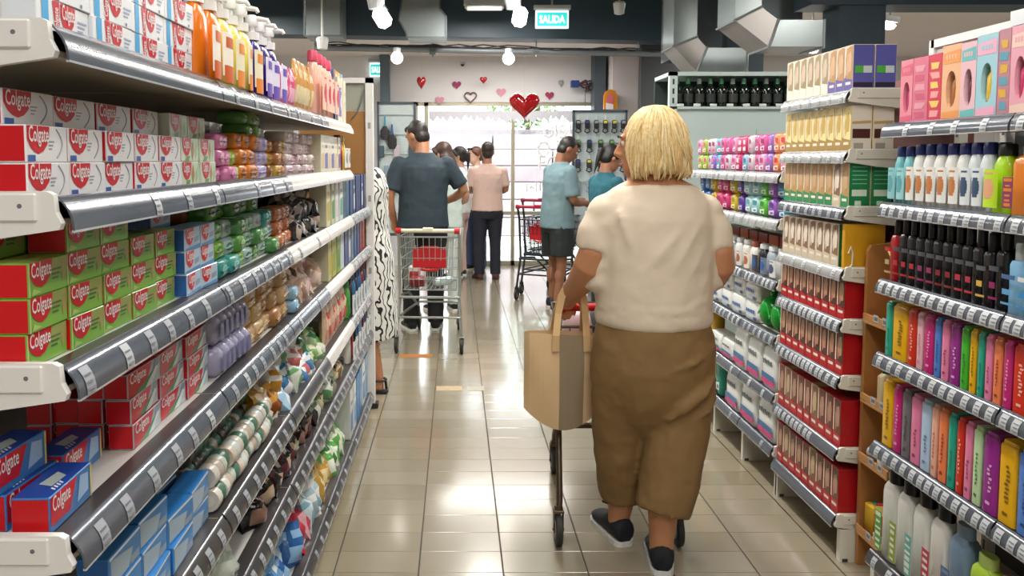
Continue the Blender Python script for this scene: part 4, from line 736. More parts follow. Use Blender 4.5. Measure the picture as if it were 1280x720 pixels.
for i in range(2): put(pack(.11, .09, .20, 'd8b03c', 'e8d8b0', 'c8442c'), 'wipes_pack', 'yellow and red baby wipes pack, '+('nearer' if i == 0 else 'farther')+' one, '+WP[4], 'pack', -1, 1.395, 4.27+.12*i, Z3[4]+.0002)
for i in range(3): put(nappy(.20, .14, .195, 'stripe'), 'nappy_pack', 'large white nappy pack with pink stripe, '+ORD[i]+' from near end, '+WP[5], 'pack', -1, 1.395, 3.43+.215*i, Z3[5]+.0002, 0, 'large nappy packs on the lowest pad shelf')
put(pack(.09, .09, .19, '2f8a7a', 'c8e0d8', '1f5a50'), 'wipes_pack', 'teal plastic pack between nappies and yellow pack, lowest pad shelf', 'pack', -1, 1.395, 4.07, Z3[5]+.0002)
put(pack(.09, .09, .21, 'd0c070', 'e8e0b0', 'a89a4a'), 'wipes_pack', 'pale yellow pack beyond the teal pack, lowest pad shelf', 'pack', -1, 1.395, 4.18, Z3[5]+.0002)
put(pack(.09, .09, .21, '5a2f84', 'b8a0d0', '3a1a5a'), 'wipes_pack', 'purple pack at far end of the lowest pad shelf', 'pack', -1, 1.395, 4.29, Z3[5]+.0002)

# -- wooden rack between shampoo and hair dye shelving
wd = [M(c, .45, 0, .18, 7, .15, name='pine_board') for c in ('b07a44', 'a06c3a', 'ba8650')]
t = thing('wooden_rack', 'narrow wooden display rack between the shampoo and the hair dye shelving', 'rack', (1.45, 2.525, 0))
q = MB(); P = [(0, 0), (0, 1.14), (.012, 1.16), (.09, 1.17), (.10, 1.16), (.10, 0)]; V = [(a, y, b) for y in (.188, .206) for a, b in P]; n = len(P)
q.add(V, [tuple(range(n)), tuple(range(n, 2*n))[::-1]]+[(i, n+i, n+(i+1) % n, (i+1) % n) for i in range(n)], wd[0]); q.build('side_board', t)
q = MB(); q.box(.10, .112, -.005, .206, 0, 1.15, wd[1]); q.build('back_board', t)
for z in (.90, .615, .40, .135):
    q = MB(); q.rbox(-.012, .10, .0, .188, z-.012, z, .002, wd[2]); sh = q.build('ledge', t)
    q = MB(); q.rbox(-.012, -.004, .0, .188, z, z+.022, .001, wd[2]); q.build('ledge_lip', t)
    for k in range(2):
        q = MB(); q.box(-.013, -.0125, 0, .03, 0, .026, TICKW); q.box(-.0135, -.013, .005, .025, .006, .018, M('6a6a6c', .5)); q.build('price_ticket', sh, (0, .03+.055*k, z+.004))
q = MB(); q.tube([(-.005, .02, 1.10), (-.015, .02, 1.145), (-.005, .05, 1.155), (.02, .06, 1.15)], .004, M('c8a06a', .4), 6); q.build('cord_loop', t)
def small(name, label, cat, fn, loc):
    q = MB(); fn(q); return tag(q.build(name, None, loc, 45), label, cat)
def sp(q):
    q.rbox(-.012, .012, -.03, .03, .002, .10, .004, M('d8b02c', .8, 0, .1, 60)); q.rbox(.013, .035, -.03, .03, .002, .10, .004, M('1f8a74', .8, 0, .1, 60))
small('sponge', 'yellow and teal sponges on the lower ledge of the wooden rack', 'sponge', sp, (1.475, 2.675, .14))
def candy(q):
    q.loft([(0, 0, 0, .012, .01), (0, 0, .012, .024, .02), (0, 0, .1, .024, .022), (0, 0, .118, .01, .008), (0, 0, .135, .026, .006)], M('c42a30', .25), 14); q.loft([(0, 0, .1, .025, .023), (0, 0, .13, .02, .015)], M('d8c86a', .25), 12); q.loft([(0, 0, .0, .03, .02), (0, 0, .028, .028, .024)], M('d8dad8', .15, .3), 12)
small('wrapped_sweet', 'red and silver wrapped packet on the lower ledge of the wooden rack', 'packet', candy, (1.47, 2.60, .142))
def foil(q): q.ball((0, 0, .028), (.03, .02, .026), M('c8ccd0', .1, .4, .1, 40, .6), 12, 8)
small('foil_packet', 'silver foil packet hanging halfway up the wooden rack', 'packet', foil, (1.475, 2.67, .405))
def gel(q): q.loft([(0, 0, 0, .028, .02), (0, 0, .1, .028, .02), (0, 0, .112, .015, .012)], M('c0b08c', .4), 12, .6); q.loft([(0, 0, .11, .016, .013), (0, 0, .14, .016, .013)], M('2c3a34', .4), 12)
small('small_bottle', 'beige small bottle with dark cap on a middle ledge of the wooden rack', 'bottle', gel, (1.475, 2.61, .62))
def ink(q): q.loft([(0, 0, 0, .026, .02), (0, 0, .05, .026, .02), (0, 0, .06, .012, .01)], M('d8d4cc', .4), 12, .6); q.ball((0, 0, .07), (.022, .018, .02), M('1a1416', .5), 10, 8)
small('hair_tie_pack', 'white and black small pack on the third ledge of the wooden rack', 'packet', ink, (1.475, 2.60, .405))

# -- white cross panel with the wine bottles
t = thing('wine_shelf_panel', 'tall white metal panel with wine bottles on top, behind the pad shelving', 'shelving', (1.38, 5.0, 0))
pm = M('bccbc8', .3, .1, .05, 5)
q = MB(); q.box(0, .95, .0, .02, .05, 1.80, pm); q.build('panel', t)
for x in (0, .93):
    q = MB(); q.box(x-.02, x+.03, -.02, .02, 0, 2.02, pm)
    for k in range(32): q.box(x-.002, x+.010, -.0215, -.02, .08+.06*k, .115+.06*k, M('2f3534', .6))
    q.build('upright', t)
q = MB(); q.box(-.02, .96, -.02, .36, 1.995, 2.02, pm); q.build('top_bar', t)
q = MB(); q.box(-.02, .96, -.02, .36, 1.785, 1.80, pm); sh = q.build('shelf', t)
q = MB(); q.box(-.02, .96, .355, .37, 1.8, 2.0, M('24302c', .6)); q.build('back_panel', t)
for k in range(9):
    q = MB(); q.rbox(-.022, .022, -.004, 0, 0, .018, .002, M('cfd8d4', .2)); q.build('ticket_holder', sh, (.05+.105*k, -.02, 1.80))
gb = M('0f1a14', .08, 0, .1, 20, coat=.5)
for row in range(2):
    for k in range(13):
        key = ('wine', (k+row) % 3)
        if key not in MESH:
            b = MB(); b.lathe([(0.5, 0), (.9, .002), (1, .008), (1, .105), (.85, .125), (.42, .14), (.36, .16), (.36, .172)], gb, 14, sx=.034, sy=.034)
            c_ = MB(); c_.lathe([(.40, 0), (.42, .002), (.42, .034), (.3, .036)], M(('5a9a74', '3f8a60', '9aa89a')[key[1]], .3), 12, c=(0, 0, .148), sx=.034, sy=.034)
            l_ = MB(); shellp(l_, .034, .034, .03, .085, M(('1c2420', '20241f', '2a2c2a')[key[1]], .5), 60, pw=1, k=1.015)
            MESH[key] = (('glass', b.mesh('glass', 40)), ('capsule', c_.mesh('capsule', 40)), ('label', l_.mesh('label', 40)))
        put(MESH[key], 'wine_bottle', 'dark wine bottle, %s from left, %s row on top of the white panel' % (ORD[k], 'back' if row else 'front'), 'bottle', 0, 1.425+.072*k+.03*row, 5.05+.10*row, 1.8003, 0, 'dark wine bottles on top of the white panel')
# ---------------------------------------------------------------- under the ceiling
GALV = M('9ba3a3', .32, .6, .18, 5, .1, name='galvanised_sheet'); GALVD = M('6f777a', .4, .5, .12, 5, name='galvanised_dark'); LAMP = M('fffaf0', .5, 0, 0, emit=7., name='lamp_lens'); LAMPB = M('fff8ee', .5, 0, 0, emit=14., name='lamp_globe'); CASE = M('b9bcbc', .4, .2, .05, 10)
def prism(q, P, y0, y1, m, ox=0, oz=0):
    n = len(P); V = [(a-ox, y, b-oz) for y in (y0, y1) for a, b in P]
    q.add(V, [tuple(range(n)), tuple(range(n, 2*n))[::-1]]+[(i, n+i, n+(i+1) % n, (i+1) % n) for i in range(n)], m)
def px(x, y, Y): return ((x-570)/970*Y, 1.46+(200-y)/970*Y*1.0)
def duct(name, label, P, Y, d=.4):
    q = MB(); pts = [px(*p, Y) for p in P]; prism(q, pts, 0, d, GALV); o = q.build(name, None, (0, Y, 0)); tag(o, label, 'duct')
    n = len(pts); q = MB()
    for i in range(n):
        (a, b), (c, e) = pts[i], pts[(i+1) % n]; q.tube([(a, -.003, b), (c, -.003, e)], .012, GALVD, 4)
    q.build('seam', o); return o
duct('vent_duct', 'galvanised duct panel at the left end of the dark cross beam', [(383, -14), (383, 47), (428, 47), (428, -14)], 8.05)
duct('vent_duct', 'galvanised duct piece with slanted corners, over the left part of the shop window', [(508, 42), (510, 49), (558, 49), (558, 24), (550, 14), (550, -14), (506, -14), (500, 28)], 8.05)
def elbow(label, c, w, Y, d):
    T = thing('vent_duct', label, 'duct', (0, Y, 0)); pts = [Vector(px(*p, Y)) for p in c]
    N_ = []
    for i in range(len(pts)):
        t0 = (pts[i]-pts[max(i-1, 0)]).normalized() if i else (pts[1]-pts[0]).normalized(); t1 = (pts[min(i+1, len(pts)-1)]-pts[i]).normalized() if i < len(pts)-1 else t0
        n0, n1 = Vector((-t0.y, t0.x)), Vector((-t1.y, t1.x)); mn = (n0+n1).normalized(); N_.append(mn*(w/2/max(.3, mn.dot(n0))))
    for i in range(len(pts)-1):
        a, b, na, nb = pts[i], pts[i+1], N_[i], N_[i+1]
        q = MB(); prism(q, [tuple(a+na), tuple(a-na), tuple(b-nb), tuple(b+nb)][::-1], 0, d, GALV if i != 1 else M('a39d98', .35, .5, .15, 5)); q.build('duct_section', T)
        q = MB(); q.tube([(b.x+nb.x*1.06, -.004, b.y+nb.y*1.06), (b.x-nb.x*1.06, -.004, b.y-nb.y*1.06)], .010, GALV, 6); q.tube([(b.x-nb.x*1.06, -.004, b.y-nb.y*1.06), (b.x-nb.x*1.06, d, b.y-nb.y*1.06)], .010, GALV, 6); q.build('flange', T)
    return T
elbow('large galvanised duct elbow farther back, left of the two at upper right', [(853, -46), (853, 54), (874, 76), (930, 76)], .20, 6.75, .35)
q = MB(); q.box(0, .44, 0, .5, 0, .78, GALVD); tag(q.build('vent_box', None, (2.05, 7.35, 2.42)), 'dull grey duct box hanging behind the farther duct elbow', 'duct')
elbow('large galvanised duct elbow nearer to us, upper right beside dark pillar', [(930, -90), (930, 20), (962, 44), (1024, 44)], .19, 5.7, .38)
q = MB(); q.box(0, .52, 0, .5, 0, .78, GALVD); tag(q.build('vent_box', None, (2.34, 6.5, 2.62)), 'dull grey duct box hanging behind the nearer duct elbow', 'duct')
# pipe with cables
t = thing('conduit_pipe', 'long grey conduit pipe with loose cables hung below the back ceiling', 'pipe', (0, 8.65, 0)); A, Bz = px(395, 62, 8.65), px(842, 70, 8.65)
q = MB(); q.box(0, 0, 0, 0, 0, 0, GALVD) if False else None; q.tube([(A[0], 0, A[1]), (Bz[0], 0, Bz[1])], .03, M('7d8285', .5, .2, .08, 8), 10); q.build('pipe', t)
for x in (541, 669, 795):
    a, b = px(x, 66, 8.65); q = MB(); q.tube([(a, 0, b-.06), (a, 0, 2.82)], .008, GALVD, 6); q.tube([(a-.035, 0, b), (a+.035, 0, b)], .036, GALVD, 10); q.build('hanger', t)
q = MB()
for s in range(4):
    P = []
    for k in range(16):
        f = k/15; x = A[0]+(Bz[0]-A[0])*f; P.append((x, -.03+.02*s, A[1]+(Bz[1]-A[1])*f+.04+.03*math.sin(k*1.7+s*2)*(.6+.4*math.sin(k*.9+s))))
    q.tube(P, .007, M('3a3c3e', .6), 5)
q.build('cable', t)
def lamp(label, x, y, Y, fn, top=3.2, cat='lamp'):
    X, Z = px(x, y, Y); T = thing('ceiling_lamp', label, cat, (X, Y, Z)); fn(T, top-Z); return T
def spot(tilt):
    def f(T, up):
        q = MB(); q.tube([(0, 0, .10), (0, 0, up)], .012, CASE, 8); q.build('rod', T)
        q = MB(); q.loft([(-.05, 0, .07, .05, .05), (-.05, 0, .19, .075, .06), (-.05, 0, .22, .06, .05)], CASE, 14); q.tube([(0, 0, .10), (.03, 0, .06)], .012, GALVD, 6); q.build('housing', T)
        b = MB(); b.rbox(-.055, .055, -.05, .02, -.07, .08, .03, LAMP); o = b.build('lens', T, (.0, -.02, .0)); o.rotation_euler = (0, math.radians(tilt), 0)
    return f
lamp('white hanging spot lamp with bright lens, left of the middle, under the dark beam', 480, 27, 5.6, spot(-32))
lamp('white hanging spot lamp beside the green exit sign', 648, 26, 6.0, spot(10))
def globe(T, up):
    q = MB(); q.lathe([(.03, .05), (.04, .06), (.04, .1), (.012, .11), (.012, up)], CASE, 12); q.build('holder', T)
    q = MB(); q.ball((0, 0, 0), .062, LAMPB, 14, 10); q.build('bulb', T)
lamp('round glowing lamp under the pipe, left one beside grey column', 497, 74, 8.15, globe, 2.6)
lamp('round glowing lamp under the pipe, right one above the balloon hearts', 635, 75, 8.15, globe, 2.6)
def strip(L, rz=0, em=LAMP):
    def f(T, up):
        q = MB(); q.box(-L/2, L/2, -.06, .06, .02, .07, CASE); q.tube([(-L/3, 0, .07), (-L/3, 0, up)], .008, CASE, 6); q.tube([(L/3, 0, .07), (L/3, 0, up)], .008, CASE, 6); q.build('housing', T)
        b = MB(); b.rbox(-L/2+.01, L/2-.01, -.045, .045, -.035, .02, .025, em); b.build('tube', T); T.rotation_euler = (0, 0, rz)
    return f
lamp('bright tube lamp at right between dark pillar and duct', 997, 62, 7.0, strip(.42, .5), 2.87)
lamp('bright short tube lamp right of the dark pillar, above purple boxes', 1095, 33, 6.9, strip(.34, .5), 2.87)
lamp('slim white lamp housing along the back edge of the ceiling', 605, 12, 8.0, strip(.42, 0, M('e8e8e4', .4)), 3.2)
def sensor(T, up):
    q = MB(); q.lathe([(.02, -.07), (.05, -.06), (.065, .04), (.05, .06), (.012, .065), (.012, up)], M('dcdcd8', .4), 14); q.build('housing', T)
lamp('small white ceiling sensor to the right of the exit sign', 771, 13, 8.0, sensor, cat='sensor')
lamp('small pale ceiling fitting above pink lotion bottles at left', 405, 56, 8.0, sensor, cat='sensor')
q = MB(); q.tube([(0, 0, 0), (0, 0, .7)], .006, INK, 6); tag(q.build('hanging_wire', None, (-1.17, 6.1, 2.5)), 'thin dark wire hanging in front of the left duct panel', 'wire')
# exit signs
def sign(label, x0, x1, y0, y1, Y, full=True):
    a, b = px(x0, y1, Y); c, d = px(x1, y0, Y); T = thing('exit_sign', label, 'sign', ((a+c)/2, Y, b)); w, h = c-a, d-b
    q = MB(); q.rbox(-w/2, w/2, 0, .03, 0, h, .004, M('e6f4f0', .4, 0, 0, emit=1.)); q.build('panel', T)
    q = MB(); q.poly([(-w*.45, h*.12), (w*.45, h*.12), (w*.45, h*.88), (-w*.45, h*.88)], (0, -.0015, 0), U, V_, M('2fc4bc', .4, 0, 0, emit=.9)); q.build('green_field', T)
    q = MB(); q.text('SALIDA', (-w*.39, -.003, h*.30), U, V_, h*.58, M('f2fffc', .4, 0, 0, emit=1.6), 0.0005, width=w*.78, bold=.03); q.build('lettering', T)
    q = MB(); q.box(-w*.55, w*.55, -.02, .05, h+.01, h+.05, CASE); q.tube([(0, .015, h), (0, .015, h+.2)], .01, CASE, 6); q.build('holder', T)
sign('green lit exit sign with white letters hanging before the dark beam', 668, 709, 16, 38, 8.0)
sign('small green exit sign on the white wall, partly behind grey column', 463, 487, 80, 97, 10.62)

# ---------------------------------------------------------------- hearts and wall decoration
def heart_pts(n=28):
    P = []
    for k in range(n):
        t = 2*math.pi*k/n; P.append((16*math.sin(t)**3/32, (13*math.cos(t)-5*math.cos(2*t)-2*math.cos(3*t)-math.cos(4*t))/32))
    return P
def heart(label, x, y, Y, w, c, kind='paper', sx=1.):
    X, Z = px(x, y, Y); P = [(a*w*sx, b*w) for a, b in heart_pts()]; n = len(P); q = MB()
    if kind == 'balloon':
        m = M(c, .08, .3, .05, 10, .15, coat=1.); V = []; R = []
        for s, th in ((1, 0), (.93, .12), (.75, .2), (.45, .26), (.12, .28)):
            R.append([(a*s, -th*w*.8, b*s+.02*w*(1-s)) for a, b in P])
        V = sum(R, []); F = [(i*n+k, i*n+(k+1) % n, (i+1)*n+(k+1) % n, (i+1)*n+k) for i in range(4) for k in range(n)]+[tuple(4*n+k for k in range(n))]
        V2 = [(a, -y_, b) for a, y_, b in V]; q.add(V, F, m); q.add(V2, [f[::-1] for f in F], m); o = q.build('heart_balloon', None, (X, Y, Z), 50); tag(o, label, 'balloon')
        s = MB(); s.tube([(0, 0, w*.3), (0, 0, 2.86-Z)], .003, M('d8d8d8', .5), 5); s.build('string', o); return o
    if kind == 'outline':
        q.tube([(a, -.01, b) for a, b in P+P[:1]], .010, M(c, .4), 6, False); return tag(q.build('heart_wreath', None, (X, Y, Z)), label, 'decoration')
    prism(q, P[::-1], -.012, 0, M(c, .5, 0, .08, 12)); return tag(q.build('paper_heart', None, (X, Y, Z)), label, 'decoration')
heart('big shiny red heart balloon hanging in front of the shop window', 655, 131, 9.0, .35, 'b80f1a', 'balloon')
heart('narrow turned red heart balloon at the left, above the shop window', 527, 104, 10.3, .20, 'b8141f', 'balloon', .6)
heart('small red heart balloon on the wall right of the outlined heart', 604, 101, 10.5, .11, 'b8141f', 'balloon', .9)
heart('dark pink heart on the white wall right of the narrow balloon', 571, 107, 10.69, .12, '9a1f58')
heart('pale pink heart low on the wall below the narrow balloon', 550, 126, 10.69, .12, 'd890a8')
heart('pale pink heart on the wall just left of the big red balloon', 626, 116, 10.69, .13, 'd890a8')
heart('dark pink heart on the wall just right of the big red balloon', 686, 120, 10.69, .12, '9a1f4c')
heart('thin grey outlined heart on the white wall over the window', 588, 122, 10.69, .16, '7a5a60', 'outline')
heart('very thin pale outlined heart at the right end of white wall', 700, 105, 10.69, .09, '9a9a9a', 'outline', .6)
X, Z = px(578, 82, 10.66); q = MB(); q.ball((0, 0, 0), .028, M('2a2a2c', .3), 10, 8); q.lathe([(.03, .0), (.035, .03)], CASE, 10); tag(q.build('dome_camera', None, (X, 10.66, Z)), 'tiny dark dome camera high on the white wall', 'camera')
X, Z = px(725, 106, 10.5); T = thing('wall_device', 'blue box with a tangle of dark cables high on the wall right of the hearts', 'device', (X, 10.5, Z))
q = MB(); q.rbox(-.13, -.02, 0, .1, -.04, .05, .006, M('24408a', .4)); q.build('blue_box', T)
q = MB()
for k in range(7): q.tube([(-.03, .03, 0), (.03+.02*k, rnd(-.03, .03), rnd(-.06, .06)), (.08+.015*k, rnd(-.03, .03), rnd(-.09, .05)), (.06, .03, -.1)], .012, M(('2a2a30', '5a2a34', '3a3a40')[k % 3], .5), 6)
q.tube([(.06, .02, -.08), (.06, .02, -.33)], .006, INK, 5); q.build('cable', T)
X, Z = px(762, 137, 9.98); T = thing('orange_display', 'orange arched display card on the pale wall above the hanging goods board', 'display', (X, 9.98, Z))
P = [(-.085, 0), (.085, 0), (.085, .17), (.06, .23), (.0, .25), (-.06, .23), (-.085, .17)]; q = MB(); prism(q, P[::-1], 0, .06, M('d98a1f', .4)); q.build('card', T)
q = MB(); prism(q, [(-.06, .0), (.035, .0), (.035, .06), (-.06, .08)][::-1], -.008, 0, M('e8e4e4', .4)); q.tube([(.075, .05, .1), (.075, .13, .1)], .01, CASE, 6); prism(q, [(-.055, .09), (.03, .07), (.04, .16), (-.01, .20), (-.05, .17)][::-1], -.008, 0, M('d8707a', .4)); q.build('picture', T)

# ---------------------------------------------------------------- hanging goods boards
def board(label, x0, x1, ytop, Y, zb):
    a, zt = px(x0, ytop, Y); b, _ = px(x1, ytop, Y); T = thing('display_board', label, 'display', (a, Y, 0)); w = b-a
    q = MB(); q.box(.02, w-.02, .01, .03, zb, zt-.02, M('a9b4b4', .6, 0, .08, 20)); q.build('back_board', T)
    q = MB(); fm = M('3a4650', .5, 0, .05, 8)
    q.box(0, .022, -.01, .05, 0, zt, fm); q.box(w-.022, w, -.01, .05, 0, zt, fm); q.box(0, w, -.01, .05, zt-.022, zt, fm); q.box(0, w, -.01, .05, zb, zb+.03, fm); q.build('frame', T)
    z = zt-.14
    while z > zb+.1:
        q = MB(); q.tube([(.02, -.01, z), (w-.02, -.01, z)], .005, CASE, 5); q.build('rail', T); z -= .22
    return a, w, zt
a, w, zt = board('grey framed board of hanging brushes left of the shop window', 472, 520, 128, 8.8, .6)
def brush(x, z, label, c1, c2, s=1.):
    T = thing('hair_brush', label, 'brush', (a+x, 8.77, z)); q = MB(); q.tube([(0, 0, 0), (0, 0, -.10*s)], [.010, .014], M(c1, .4), 8); q.tube([(0, .0, 0), (0, .02, .03)], .004, CASE, 5); q.build('handle', T)
    q = MB(); q.loft([(0, 0, -.10*s-z_*s, r*s, .022) for z_, r in ((.14, .03), (.11, .045), (.04, .045), (0, .02))], M(c2, .5), 12); q.build('head', T)
brush(.09, 1.95, 'teal handled dark brush hanging at left of the brush board', '2f7a94', '1c1a1e', 1.1); brush(.17, 1.86, 'blue handled dark brush hanging next to the teal one', '24507f', '17171a', 1.15)
for k in range(7):
    q = MB(); c = random.choice(['5a6a70', '8a9aa0', '3a4a54', 'b0a0a8', '7a8a94', 'a85a7a']); q.rbox(-.03, .03, 0, .02, -.13, 0, .006, M(c, .4)); q.tube([(0, .01, 0), (0, .03, .02)], .004, CASE, 5)
    tag(q.build('hanging_pack', None, (a+.05+.056*k, 8.765, 1.62-.22*(k % 3))), 'small hanging pack on the brush board, %s in its scattered row' % ORD[k], 'pack', 'small packs on the brush board')
a, w, zt = board('dark framed board of hanging black goods right of the shop window', 715, 783, 138, 8.8, .5)
for r, (z, nn) in enumerate(((1.92, 6), (1.70, 5), (1.48, 5), (1.25, 5))):
    for k in range(nn):
        q = MB(); c = random.choice(['1e2226', '2a2f34', '16181c']) if r < 3 else random.choice(['d87ab0', 'c85a9a', '8a94a0', '3a3f48']); c2 = random.choice(['c8b83c', '6a9a4a', '3a3a7a', '8a8f94'])
        q.rbox(-.028, .028, 0, .03, -.11, -.01, .012, M(c, .4)); q.rbox(-.02, .02, -.004, .0, -.05, -.02, .003, M(c2, .4)); q.tube([(-.02, .01, -.11), (-.03, .01, -.14), (0, .01, -.155), (.03, .01, -.14), (.02, .01, -.11)], .008, M(c, .4), 6); q.tube([(0, .01, -.01), (0, .02, .04)], .004, CASE, 5)
        tag(q.build('hanging_pack', None, (a+.06+(w-.1)*k/(nn-1)*.98, 8.76, z)), 'hanging hair accessory pack, %s from left, %s row of the right board' % (ORD[k], ORD[r]), 'pack', 'hair accessory packs on the right board')
T = thing('checkout_counter', 'pale checkout counter cluttered with small goods behind the teal shirt', 'counter', (1.45, 8.0, 0))
q = MB(); q.box(0, 1.1, 0, .5, 0, .86, M('8a9094', .5)); q.build('body', T); q = MB(); q.rbox(-.03, 1.13, -.03, .53, .86, .90, .005, M('c8cac6', .35)); q.build('top', T)
for k in range(6):
    q = MB(); q.rbox(-.045, .045, 0, .08, 0, rnd(.06, .16), .008, M(random.choice(['d8d8d4', 'b83a5a', '3a5a8a', 'd8d4c8', '7a8a94']), .4)); tag(q.build('counter_goods', None, (1.5+.12*k, 8.02, .9)), 'small packet on the checkout counter, %s from left' % ORD[k], 'packet', 'small packets on the checkout counter')
# floor marks
for i, (x0, x1, y, lab) in enumerate(((498, 540, 448, 'short orange brown tape strip on the floor behind the left trolley'), (545, 578, 490, 'worn faint tape strip on the floor, left piece, mid aisle'), (584, 606, 490, 'worn faint tape strip on the floor, right piece, mid aisle'))):
    Y = 970*1.46/(y-200); a0, a1 = (x0-570)/970*Y, (x1-570)/970*Y; q = MB(); q.box(a0, a1, Y-.05, Y+.05, .0002, .0012, M(('a5692c', 'b09a78', 'a9a494')[i], .6, 0, .3, 30)); tag(q.build('floor_tape', None, (0, 0, 0)), lab, 'tape')
# ---------------------------------------------------------------- people
CL = bpy.data.textures.new('folds', 'CLOUDS'); CL.noise_scale = .09; CL.noise_depth = 2
CLS = bpy.data.textures.new('small_folds', 'CLOUDS'); CLS.noise_scale = .05; CLS.noise_depth = 1
def soft(o, vox, it=4, fold=0., tex=CL):
    m = o.modifiers.new('skin', 'REMESH'); m.mode = 'VOXEL'; m.voxel_size = vox; m.use_smooth_shade = True
    s = o.modifiers.new('soften', 'SMOOTH'); s.iterations = it; s.factor = .5
    if fold:
        d = o.modifiers.new('folds', 'DISPLACE'); d.texture = tex; d.strength = fold; d.mid_level = .5; d.texture_coords = 'LOCAL'
    return o
def sweep(a, b, r0, r1, n=5, bend=(0, 0, 0)):
    a, b, bend = Vector(a), Vector(b), Vector(bend); P = []; R = []
    for k in range(n+1):
        t = k/n; P.append(a.lerp(b, t)+bend*math.sin(math.pi*t)); R.append(r0+(r1-r0)*t)
    return P, R
def chain(q, pts, rad, m, n=10):         # smooth limb through joints
    P = []; R = []; N = len(pts); pts = [Vector(p) for p in pts]
    for i in range(N-1):
        p0, p1, p2, p3 = pts[max(i-1, 0)], pts[i], pts[i+1], pts[min(i+2, N-1)]
        for k in range(4):
            t = k/4; P.append(.5*((2*p1)+(p2-p0)*t+(2*p0-5*p1+4*p2-p3)*t*t+(3*p1-p0-3*p2+p3)*t**3)); R.append(rad[i]+(rad[i+1]-rad[i])*t)
    P.append(pts[-1]); R.append(rad[-1]); q.tube(P, R, m, n); q.ball(P[0], R[0], m, 10, 6); q.ball(P[-1], R[-1], m, 10, 6)
def hand(q, w, d, up, m, s=1., curl=.5, thumb=1):
    """wrist w, direction d, back-of-hand normal up: palm, four fingers, thumb"""
    w, d, up = Vector(w), Vector(d).normalized(), Vector(up); up = (up-d*up.dot(d)).normalized(); r = d.cross(up)
    q.tube([w-d*.01*s, w+d*.04*s, w+d*.085*s], [.026*s, .036*s, .034*s], m, 10)
    for k, (x, L) in enumerate(((-.030, .068), (-.010, .080), (.011, .074), (.031, .058))):
        p = w+d*.080*s+r*x*s; P = [p]; dd = d.copy(); L *= s
        for j in range(3): dd = (dd-up*curl*(.55+.25*j)).normalized(); P.append(P[-1]+dd*L*(.42, .33, .25)[j])
        q.tube(P, [.0105*s, .010*s, .009*s, .0075*s], m, 7); q.ball(P[-1], .0075*s, m, 7, 5)
    p = w+d*.03*s-r*.03*s*thumb; a = (d*.7-r*.7*thumb-up*.3).normalized(); P = [p, p+a*.035*s, p+a*.05*s+d*.02*s-up*.008*s, p+a*.055*s+d*.04*s-up*.018*s]
    q.tube(P, [.015*s, .0125*s, .0115*s, .009*s], m, 7)
HR = [(-.118, .050, .020, .022), (-.108, .046, .036, .038), (-.085, .032, .052, .062), (-.05, .014, .063, .083), (0, .0, .072, .097), (.04, -.006, .076, .101), (.075, -.009, .068, .089), (.102, -.009, .045, .06), (.117, -.009, .016, .02)]
def head(q, e, hm, pos, rot, s=1., eyes=True):
    """pos: base of skull; rot: Matrix"""
    t = MB(); t.loft([(0, y, z, rx, ry) for z, y, rx, ry in HR], hm, 20)
    t.tube([(0, .092, .030), (0, .106, .0), (0, .116, -.022), (0, .100, -.036)], [.008, .011, .016, .010], hm, 8)
    for x in (-1, 1): t.ball((x*.0755, -.012, -.008), (.012, .024, .034), hm, 8, 7); t.ball((x*.03, .088, .036), (.024, .012, .007), hm, 8, 5); t.ball((x*.014, .101, -.030), (.009, .01, .008), hm, 7, 5)
    t.ball((0, .088, -.058), (.026, .014, .007), hm, 9, 5); t.ball((0, .087, -.070), (.022, .014, .008), hm, 9, 5); t.ball((0, .072, -.098), (.024, .018, .016), hm, 9, 6)
    f = lambda v: tuple(Vector(pos)+rot @ (Vector(v)*s+Vector((0, .01, .12*s))))
    t.v = [f(v) for v in t.v]; q.add(t.v, t.f, hm)
    if eyes:
        ew = M('e4e0da', .2); ei = M('2a1a12', .1); lip = M('a85a50', .4)
        for x in (-1, 1): e.ball(f((x*.031, .081, .014)), .0115*s, ew, 8, 6); e.ball(f((x*.031, .0895, .014)), .0052*s, ei, 8, 5); e.tube([f((x*.016, .103, .036)), f((x*.033, .101, .042)), f((x*.052, .085, .036))], [.003, .004, .002], M('2a1c14', .6), 5)
        e.tube([f((-.022, .090, -.063)), f((0, .105, -.062)), f((.022, .090, -.063))], [.003, .0055, .003], lip, 6)
    return f
def RZ(a): return Matrix.Rotation(math.radians(a), 3, 'Z')
def RX(a): return Matrix.Rotation(math.radians(a), 3, 'X')
def RY(a): return Matrix.Rotation(math.radians(a), 3, 'Y')
def hair_short(q, f, m):
    q2 = MB(); q2.ball((0, -.022, .036), (.083, .092, .090), m, 18, 12); q2.ball((0, -.05, -.028), (.070, .054, .065), m, 14, 9); q2.ball((0, .052, .085), (.062, .042, .034), m, 12, 8)
    q.add([f(v) for v in q2.v], q2.f, m)
    for k in range(60):
        a = rnd(0, 6.28); b = rnd(.1, 1.3); c = Vector((math.cos(a)*math.sin(b)*.084, -.022+math.sin(a)*math.sin(b)*.093, .036+math.cos(b)*.091)); q.tube([f(c), f(c+Vector((rnd(-.015, .015), .012, .006)))], [.004, .001], m, 4)
